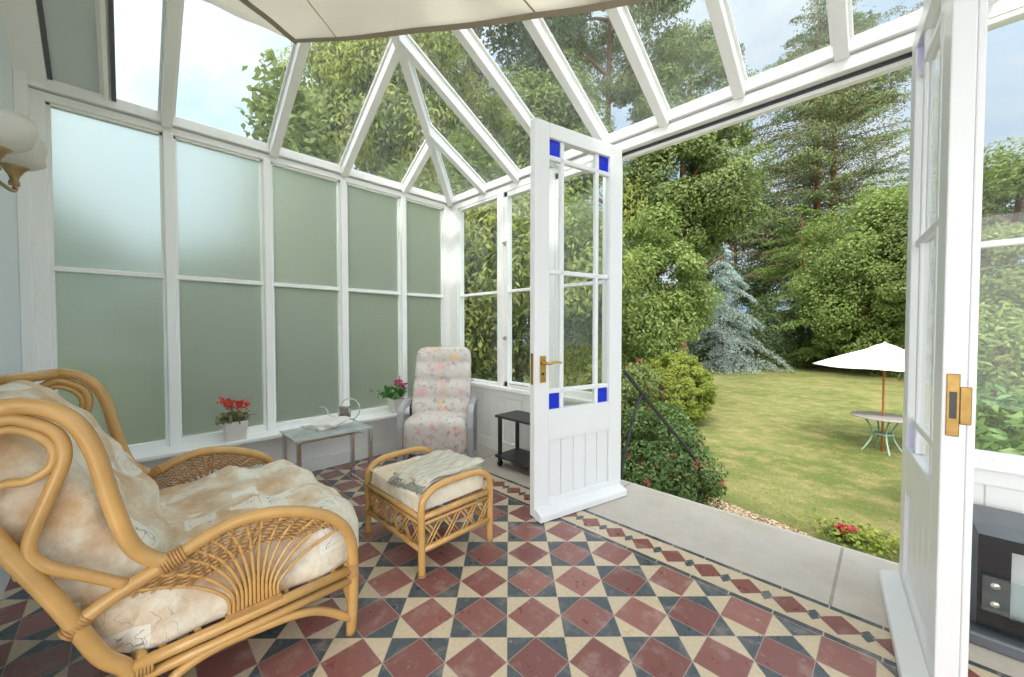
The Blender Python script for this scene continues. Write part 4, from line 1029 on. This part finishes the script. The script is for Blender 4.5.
for zz in (.346, .280):
    x0, x1, y0, y1 = OX0+.028, OX1-.028, OY0+.002, OY1-.002; r_ = .04
    pip.tube([(x0+r_, y0, zz), (x1-r_, y0, zz), (x1-.008, y0+.008, zz), (x1, y0+r_, zz), (x1, y1-r_, zz), (x1-.008, y1-.008, zz), (x1-r_, y1, zz), (x0+r_, y1, zz), (x0+.008, y1-.008, zz), (x0, y1-r_, zz), (x0, y0+r_, zz), (x0+.008, y0+.008, zz)], .0035, 6, 4, True)
link('piping', pip, M['cushion2'], oc)
# folded throw
th = empty('folded_throw', (-1.68, 1.12, .375), 'folded grey-beige striped linen throw with fringed end on the footstool', 'throw')
def throw_layer(z0, off, seed):
    ca = [Vector((-1.74, .925, 0)), Vector((-1.50, .955, 0)), Vector((-1.53, 1.335, 0)), Vector((-1.86, 1.275, 0))]
    n = 26; vs = []; fs = []; uv = []
    for i in range(n+1):
        for j in range(n+1):
            u, v = i/n, j/n
            p = (ca[0]*(1-u)+ca[1]*u)*(1-v)+(ca[3]*(1-u)+ca[2]*u)*v
            p.x += .006*math.sin(v*9+seed); p.y += off*(1-v)+.01*math.sin(u*11+seed)
            edge = min(1, min(u, 1-u)*9)
            zz = z0+.006*math.sin(u*17+seed)*math.sin(v*7)+.004*math.sin(u*31+v*13)
            zz -= (1-edge)**2*.012
            if v < .1: zz -= (1-v/.1)**2*.012
            vs.append((p.x, p.y, zz)); uv.append((u, v))
    for i in range(n):
        for j in range(n): a = i*(n+1)+j; fs.append((a, a+n+1, a+n+2, a+1))
    o = link('fold', MB().add(vs, fs, True), M['throw'], th)
    ul = o.data.uv_layers.new(name='UVMap')
    for lp_ in o.data.loops: ul.data[lp_.index].uv = uv[lp_.vertex_index]
    s_ = o.modifiers.new('s', 'SOLIDIFY'); s_.thickness = .009; s_.offset = 0
throw_layer(.378, -.012, 0); throw_layer(.390, .0, 2); throw_layer(.402, .014, 4)
fr = MB(); rnd = random.Random(8)
for k in range(60):
    u = k/59; p = Vector((-1.74, .918, 0)).lerp(Vector((-1.50, .945, 0)), u)
    z0 = .366+rnd.random()*.014
    fr.tube([(p.x, p.y+.01, z0), (p.x+rnd.uniform(-.01, .01), p.y-.012, z0-.006), (p.x+rnd.uniform(-.012, .012), p.y-.020, z0-.020-rnd.random()*.012)], .0022, 4, 3)
link('fringe', fr, M['throw'], th)
# ------------------------------------------------------------------ recliner
cR = F*3.18+R*(-.602); cR = Vector((cR.x, cR.y, 0))
rc = empty('recliner_chair', cR, 'high-backed floral recliner chair with grey arms in the glazed corner', 'armchair')
FF = Vector((-F.x, -F.y, 0)); RRt = Vector((R.x, R.y, 0))
def T(x, y, z): # x right as seen from the camera, y toward the camera
    p = cR+RRt*x+FF*y; return Vector((p.x, p.y, z))
def rseat(p, u, v, w):
    x, y, z = p
    if w > 0: z += .02*(1-u*u)+.01*math.sin(x*40)*.4
    if v > .3: z -= .05*(v-.3)**2
    return T(x, y, z)
link('seat_cushion', MB().cushion((-.255, .255), (-.12, .25), (.13, .395), 26, .0, rseat, 7.0), M['floral'], rc)
def rback(p, u, v, w):
    h = p.y; t = p.z; x = p.x*(1-.06*(v+1)/2)
    if w > 0: t += .018*abs(math.sin((h-.34)*PI/.155))+.008*math.sin(x*20)
    lean = math.radians(19)
    return T(x, -.05-h*math.sin(lean)+t, .34+h*math.cos(lean))
link('backrest', MB().cushion((-.25, .25), (.0, .635), (-.05, .05), 36, .05, rback, 8.0), M['floral'], rc)
for s_ in (-1, 1):
    a = MB(); x0 = s_*.275
    P_ = [(.20, .03), (.215, .18), (.215, .33), (.19, .45), (.12, .50), (-.03, .51), (-.18, .50)]
    for k in range(len(P_)-1):
        (ya, za), (yb, zb) = P_[k], P_[k+1]
    out = [(y, z) for y, z in P_]; inn = [(y-(.05 if z < .4 else .02 if z < .48 else 0), z-(0 if z < .4 else .03 if z < .48 else .045)) for y, z in P_]
    vs = []; fs = []; nn = len(P_)
    for xx in (x0-.024, x0+.024):
        for (y, z) in out: vs.append(T(xx, y, z))
        for (y, z) in inn: vs.append(T(xx, y, z))
    for k in range(nn-1):
        fs += [(k, k+1, nn+k+1, nn+k), (2*nn+k+1, 2*nn+k, 3*nn+k, 3*nn+k+1), (k+1, k, 2*nn+k, 2*nn+k+1), (nn+k, nn+k+1, 3*nn+k+1, 3*nn+k)]
    fs += [(0, nn, 3*nn, 2*nn), (nn-1, 3*nn-1, 4*nn-1, 2*nn-1)]
    link('arm', MB().add(vs, fs), M['steel_grey'], rc, .006)
    b = MB().add([T(x0-.02, -.20, .0), T(x0+.02, -.20, .0), T(x0+.02, -.15, .0), T(x0-.02, -.15, .0), T(x0-.02, -.20, .49), T(x0+.02, -.20, .49), T(x0+.02, -.15, .49), T(x0-.02, -.15, .49)],
                 [(0, 3, 2, 1), (4, 5, 6, 7), (0, 1, 5, 4), (1, 2, 6, 5), (2, 3, 7, 6), (3, 0, 4, 7)])
    link('leg', b, M['steel_grey'], rc, .005)
    link('runner', MB().beam(T(x0, -.2, .02), T(x0, .21, .02), .04, .04), M['steel_grey'], rc, .005)
    link('side_panel', MB().beam(T(x0-s_*.028, -.17, .36), T(x0-s_*.028, .0, .36), .012, .16), M['black'], rc)
link('cross_rail', MB().beam(T(-.27, .12, .19), T(.27, .12, .19), .03, .05), M['steel_grey'], rc, .005)
link('cross_rail', MB().beam(T(-.27, -.14, .19), T(.27, -.14, .19), .03, .05), M['steel_grey'], rc, .005)
# ------------------------------------------------------------------ glass side table
SX0, SX1, SY0, SY1, SZ = -2.865, -2.54, .725, 1.20, .422
stb = empty('side_table', ((SX0+SX1)/2, (SY0+SY1)/2, 0), 'small chrome side table with a pale glass top under the frosted windows', 'side table')
link('glass_top', MB().box(SX0-.01, SX1+.01, SY0-.01, SY1+.01, SZ-.008, SZ), M['tableglass'], stb, .002)
for y in (SY0+.012, SY1-.012):
    link('leg_frame', MB().beam((SX0+.014, y, .0), (SX0+.014, y, SZ-.011), .034, .022, Vector((0, 1, 0))).beam((SX1-.014, y, 0), (SX1-.014, y, SZ-.011), .034, .022, Vector((0, 1, 0))).beam((SX0, y, SZ-.016), (SX1, y, SZ-.016), .012, .014).beam((SX0, y, .007), (SX1, y, .007), .012, .014), M['chrome'], stb, .003)
for x in (SX0+.01, SX1-.01): link('rail', MB().beam((x, SY0, SZ-.018), (x, SY1, SZ-.018), .012, .016), M['chrome'], stb, .003)
# magazines
def mag(cx, cy, z, a, w, l, h, lbl):
    vs = []; fs = []; n = 8; ca, sa = math.cos(a), math.sin(a)
    for t_ in (0, 1):
        for i in range(n+1):
            for j in (0, 1):
                u = i/n-.5; x = u*w; y = (j-.5)*l
                zz = z+h*t_+.004*math.sin(u*5+1)*t_+.003*math.sin(i*1.3)*t_
                vs.append((cx+x*ca-y*sa, cy+x*sa+y*ca, zz))
    q_ = 2*(n+1)
    for i in range(n):
        fs += [(2*i, 2*i+1, 2*i+3, 2*i+2), (q_+2*i, q_+2*i+2, q_+2*i+3, q_+2*i+1), (2*i, 2*i+2, q_+2*i+2, q_+2*i), (2*i+1, q_+2*i+1, q_+2*i+3, 2*i+3)]
    fs += [(0, q_, q_+1, 1), (2*n, 2*n+1, q_+2*n+1, q_+2*n)]
    o = link('magazine', MB().add(vs, fs, False), M['paper'], None, 0, (cx, cy, z)); tag(o, lbl, 'magazine', 'magazines on the side table')
mc = PZ(328, 425, SZ)
mag(mc.x, mc.y, SZ+.001, .35, .20, .27, .012, 'white magazine at the bottom of the pile on the side table')
mag(mc.x+.005, mc.y+.01, SZ+.019, .75, .19, .25, .010, 'open-edged paper magazine on top of the pile on the side table')
# photo frame with wire hoops
pc = PZ(345, 419, SZ)
pf = empty('photo_frame', (pc.x, pc.y, SZ), 'small photo frame held in a looped chrome wire stand on the side table', 'photo frame')
def Q(x, y, z): return pc+RRt*x+FF*y+Vector((0, 0, z))
fx = MB()
for (xa, xb, za, zb) in ((-.048, .042, .0, .012), (-.048, .042, .083, .095), (-.048, -.037, 0, .095), (.031, .042, 0, .095)):
    fx.add([Q(xa, -.005, za), Q(xb, -.005, za), Q(xb, .005, za), Q(xa, .005, za), Q(xa, -.005, zb), Q(xb, -.005, zb), Q(xb, .005, zb), Q(xa, .005, zb)], [(0, 3, 2, 1), (4, 5, 6, 7), (0, 1, 5, 4), (1, 2, 6, 5), (2, 3, 7, 6), (3, 0, 4, 7)])
link('frame', fx, M['chrome'], pf)
link('photo', MB().add([Q(-.04, .002, .01), Q(.034, .002, .01), Q(.034, .002, .086), Q(-.04, .002, .086)], [(0, 1, 2, 3)]), M['picture'], pf)
link('wire_hoop', MB().tube([Q(.035+.075*math.cos(a), -.008, .075+.078*math.sin(a)) for a in [k*2*PI/14 for k in range(14)]], .0035, 8, 4, True), M['chrome'], pf)
link('wire_arm', MB().tube([Q(-.03, -.008, .01), Q(-.06, -.008, .012), Q(-.12, -.005, .03), Q(-.14, -.003, .07), Q(-.165, 0, .09), Q(-.195, .0, .088)], .0035, 8, 5), M['chrome'], pf)
# ------------------------------------------------------------------ pot plants
def planter(px, w, h, Y0, lbl):
    X0 = XL+.095
    p = PX(px, 420, X0)
    return empty('potted_plant', (X0, p.y, .362), lbl, 'potted plant'), Vector((X0, p.y, .362))
def potmesh(c_, w, h):
    m = MB(); t_ = .008; w0 = w*.43; w1 = w*.5
    vs = []
    for (r_, zz) in ((w0, 0), (w1, h), (w1-t_, h), (w1-t_*1.3, h-.02)):
        for sx, sy in ((-1, -1), (1, -1), (1, 1), (-1, 1)): vs.append(c_+Vector((sx*r_, sy*r_, zz)))
    fs = [(0, 3, 2, 1)]
    for l_ in range(3):
        for k in range(4): fs.append((l_*4+k, l_*4+(k+1) % 4, (l_+1)*4+(k+1) % 4, (l_+1)*4+k))
    m.add(vs, fs); return m
pl, c0 = planter(235, .12, .13, 0, 'white square pot with succulent leaves and red flowers on the long window sill')
link('pot', potmesh(c0, .125, .125), M['pot'], pl, .003)
link('soil', MB().box(c0.x-.052, c0.x+.052, c0.y-.052, c0.y+.052, c0.z+.10, c0.z+.108), M['soil'], pl)
rng = np.random.default_rng(61); n = 520; cc0 = np.array(c0)
C = cc0+np.stack([rng.normal(0, .034, n), rng.normal(0, .036, n), .118+rng.random(n)*.055], 1)
leaves_obj('foliage', C, rng.normal(0, .5, (n, 3))+np.array([0, 0, .7]), .03, .6, LM['succulent'], pl, 61)
stm = MB(); hd = []
rnd = random.Random(4)
for k in range(9):
    a = rnd.uniform(0, 2*PI); r_ = rnd.uniform(.02, .09); tp = c0+Vector((math.cos(a)*r_*.6, math.sin(a)*r_*1.2, .235+rnd.uniform(-.02, .03)))
    stm.tube([c0+Vector((math.cos(a)*.02, math.sin(a)*.02, .11)), (c0+tp)/2+Vector((0, 0, .07)), tp], .0018, 5, 3); hd.append(tp)
link('stems', stm, LM['succulent'], pl)
for tp in hd:
    n = 34; leaves_obj('blossom', np.array(tp)+rng.normal(0, .013, (n, 3)), rng.normal(0, 1, (n, 3)), .018, .9, M['red'], pl, int(tp.x*1e4) % 999)
pl, c0 = planter(397, .12, .13, 0, 'small white pot with green leaves and pink flowers on the sill by the recliner')
link('pot', potmesh(c0, .115, .12), M['pot'], pl, .003)
link('soil', MB().box(c0.x-.047, c0.x+.047, c0.y-.047, c0.y+.047, c0.z+.095, c0.z+.103), M['soil'], pl)
n = 110; cc0 = np.array(c0)
C = cc0+np.stack([rng.normal(0, .045, n), rng.normal(-.035, .07, n), .14+rng.random(n)*.09], 1)
leaves_obj('foliage', C, rng.normal(0, .5, (n, 3))+np.array([0, 0, .9]), .055, .6, LM['pothleaf'], pl, 63)
stm = MB()
for k in range(12):
    p = C[k*3]; stm.tube([c0+Vector((0, 0, .1)), (c0+Vector(p))/2+Vector((0, 0, .05)), Vector(p)], .002, 5, 3)
link('stems', stm, LM['pothleaf'], pl)
for dx, dy, dz in ((.0, .03, .26), (.02, .05, .235), (-.01, .0, .25), (.02, .02, .275)):
    n = 30; leaves_obj('blossom', cc0+np.array([dx, dy, dz])+rng.normal(0, .013, (n, 3)), rng.normal(0, 1, (n, 3)), .02, .9, M['pink'], pl, 64)
    stm = MB().tube([c0+Vector((0, 0, .1)), c0+Vector((dx, dy, dz))], .002, 5); link('stems', stm, LM['pothleaf'], pl)
# ------------------------------------------------------------------ black shelf trolley
tx0, tx1, ty0, ty1 = -2.24, -1.62, 2.075, 2.335
tr = empty('shelf_trolley', ((tx0+tx1)/2, (ty0+ty1)/2, 0), 'low black two-tier trolley on castors between recliner and open door', 'trolley')
for zz in (.395, .075): link('shelf', MB().box(tx0, tx1, ty0, ty1, zz, zz+.018), M['black'], tr, .003)
for x in (tx0+.03, tx1-.03):
    for y in (ty0+.03, ty1-.03):
        link('post', MB().beam((x, y, .093), (x, y, .395), .026, .026, Vector((0, 1, 0))), M['black'], tr, .004)
        cst = link('castor', MB().box(x-.012, x+.012, y-.012, y+.012, .045, .075), M['black'], tr)
        link('wheel', MB().lathe([(.01, -.01), (.024, -.009), (.024, .009), (.01, .01)], (x, y, .024), 16, (1, 0, 0)), M['blackgloss'], cst)
# ------------------------------------------------------------------ heater at the right
hx0, hx1, hy0, hy1 = .222, 1.25, 2.09, 2.33
he = empty('electric_heater', ((hx0+hx1)/2, (hy0+hy1)/2, 0), 'black box heater with grey edging and clipped glass strip beside the right door', 'heater')
link('plinth', MB().box(hx0-.022, hx1+.022, hy0-.03, hy1, 0, .045), M['darkgrey'], he, .008)
bv = MB()
zA, zB = .047, .415; bw = .03
o_ = [(hx0, zA), (hx1, zA), (hx1, zB), (hx0, zB)]; i_ = [(hx0+.012, zA+.02), (hx1-.012, zA+.02), (hx1-.012, zB-.03), (hx0+.012, zB-.03)]
vs = [(x, hy0+.045, z) for x, z in o_]+[(x, hy0, z) for x, z in i_]+[(x, hy1, z) for x, z in o_]
fs = [(k, (k+1) % 4, (k+1) % 4+4, k+4) for k in range(4)]+[((k+1) % 4, k, k+8, (k+1) % 4+8) for k in range(4)]+[(8, 11, 10, 9)]
link('casing', bv.add(vs, fs), M['darkgrey'], he)
gx0, gx1, gz0, gz1 = hx0+.085, hx1-.085, .115, .345
fb = MB()
ix0, ix1, iz0, iz1 = hx0+.012, hx1-.012, zA+.02, zB-.03
yv = hy0+.002
fb.box(ix0, gx0, yv, yv+.01, iz0, iz1).box(gx1, ix1, yv, yv+.01, iz0, iz1).box(gx0, gx1, yv, yv+.01, iz0, gz0).box(gx0, gx1, yv, yv+.01, gz1, iz1)
link('front_panel', fb, M['blackgloss'], he)
link('inner_panel', MB().box(gx0-.01, gx1+.01, yv+.05, yv+.055, gz0-.02, gz1+.02), M['whitepanel'], he)
link('glass_strip', MB().box(hx0+.022, hx1-.022, yv-.02, yv-.015, .13, .25), M['stripglass'], he)
for x in (hx0+.05, hx1-.05):
    for zz in (.158, .222):
        link('clip', MB().lathe([(.001, -.006), (.010, -.005), (.012, 0), (.009, .016), (.006, .020)], (x, yv-.018, zz), 16, (0, 1, 0)), M['chrome'], he)
# ------------------------------------------------------------------ wall light
wc = Vector((-1.72, YH, 1.62))
wlt = empty('wall_light', wc, 'two-armed aged brass wall light with white glass bowls on the house wall', 'wall light')
link('back_plate', MB().lathe([(.001, 0), (.045, 0), (.045, .008), (.02, .02), (.001, .022)], wc, 24, (0, 1, 0)), M['oldbrass'], wlt)
for (px, py, dpt, rr) in ((-6, 158, 1.06, .080), (14, 176, 1.20, .070)):
    b0 = PD(px, py, dpt)
    if b0.y < YH+.08: b0.y = YH+.08
    link('arm', MB().tube([wc+Vector((0, .02, 0)), wc+Vector((0, .08, -.05)), Vector((b0.x, b0.y, b0.z-.055)).lerp(wc+Vector((0, .08, -.06)), .3), Vector((b0.x, b0.y, b0.z-.045)), Vector((b0.x, b0.y, b0.z-.01))], .006, 8), M['oldbrass'], wlt)
    cp = link('cup', MB().lathe([(.001, -.03), (.012, -.03), (.012, -.018), (.009, -.012), (.012, 0), (.022, .018), (.034, .03), (.032, .033), (.001, .02)], b0, 24), M['oldbrass'], wlt)
    link('glass_bowl', MB().lathe([(.02, .026), (.045, .032), (.066, .048), (rr-.006, .07), (rr, .098), (rr-.006, .122), (rr-.011, .12), (rr-.006, .098), (rr-.012, .074), (.062, .054), (.02, .032)], b0, 32), M['opal'], wlt)
# ------------------------------------------------------------------ lights
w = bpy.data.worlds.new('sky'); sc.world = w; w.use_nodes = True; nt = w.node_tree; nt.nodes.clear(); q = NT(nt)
tc = q.n('ShaderNodeTexCoord').outputs['Generated']
mp = q.n('ShaderNodeMapping'); mp.inputs['Scale'].default_value = (1, 1, 2.2); q.l(tc, mp.inputs[0])
cl = q.ramp(q.noise(2.2, 7, mp.outputs[0], .6), [(.34, (0, 0, 0, 1)), (.60, (1, 1, 1, 1))])
sky = q.mix(cl, (.42, .68, 1.0, 1), (.86, .93, 1.0, 1))
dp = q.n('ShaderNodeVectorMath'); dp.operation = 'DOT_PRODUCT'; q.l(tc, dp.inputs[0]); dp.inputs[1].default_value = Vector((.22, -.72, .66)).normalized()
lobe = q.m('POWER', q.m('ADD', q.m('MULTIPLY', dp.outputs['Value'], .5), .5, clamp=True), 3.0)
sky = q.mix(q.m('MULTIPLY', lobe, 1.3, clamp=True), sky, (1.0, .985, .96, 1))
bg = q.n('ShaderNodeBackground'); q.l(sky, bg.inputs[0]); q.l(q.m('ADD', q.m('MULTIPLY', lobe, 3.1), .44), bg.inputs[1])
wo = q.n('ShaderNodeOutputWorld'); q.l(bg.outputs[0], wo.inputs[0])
sun = bpy.data.lights.new('sun', 'SUN'); sun.energy = 1.5; sun.angle = math.radians(4); sun.color = (1, .96, .88)
so = bpy.data.objects.new('sun', sun); COL.objects.link(so)
sdir = Vector((-.26, .963, -1.0)).normalized(); so.rotation_euler = sdir.to_track_quat('-Z', 'Y').to_euler(); so.location = (0, -5, 12)
sc.view_settings.exposure = .90
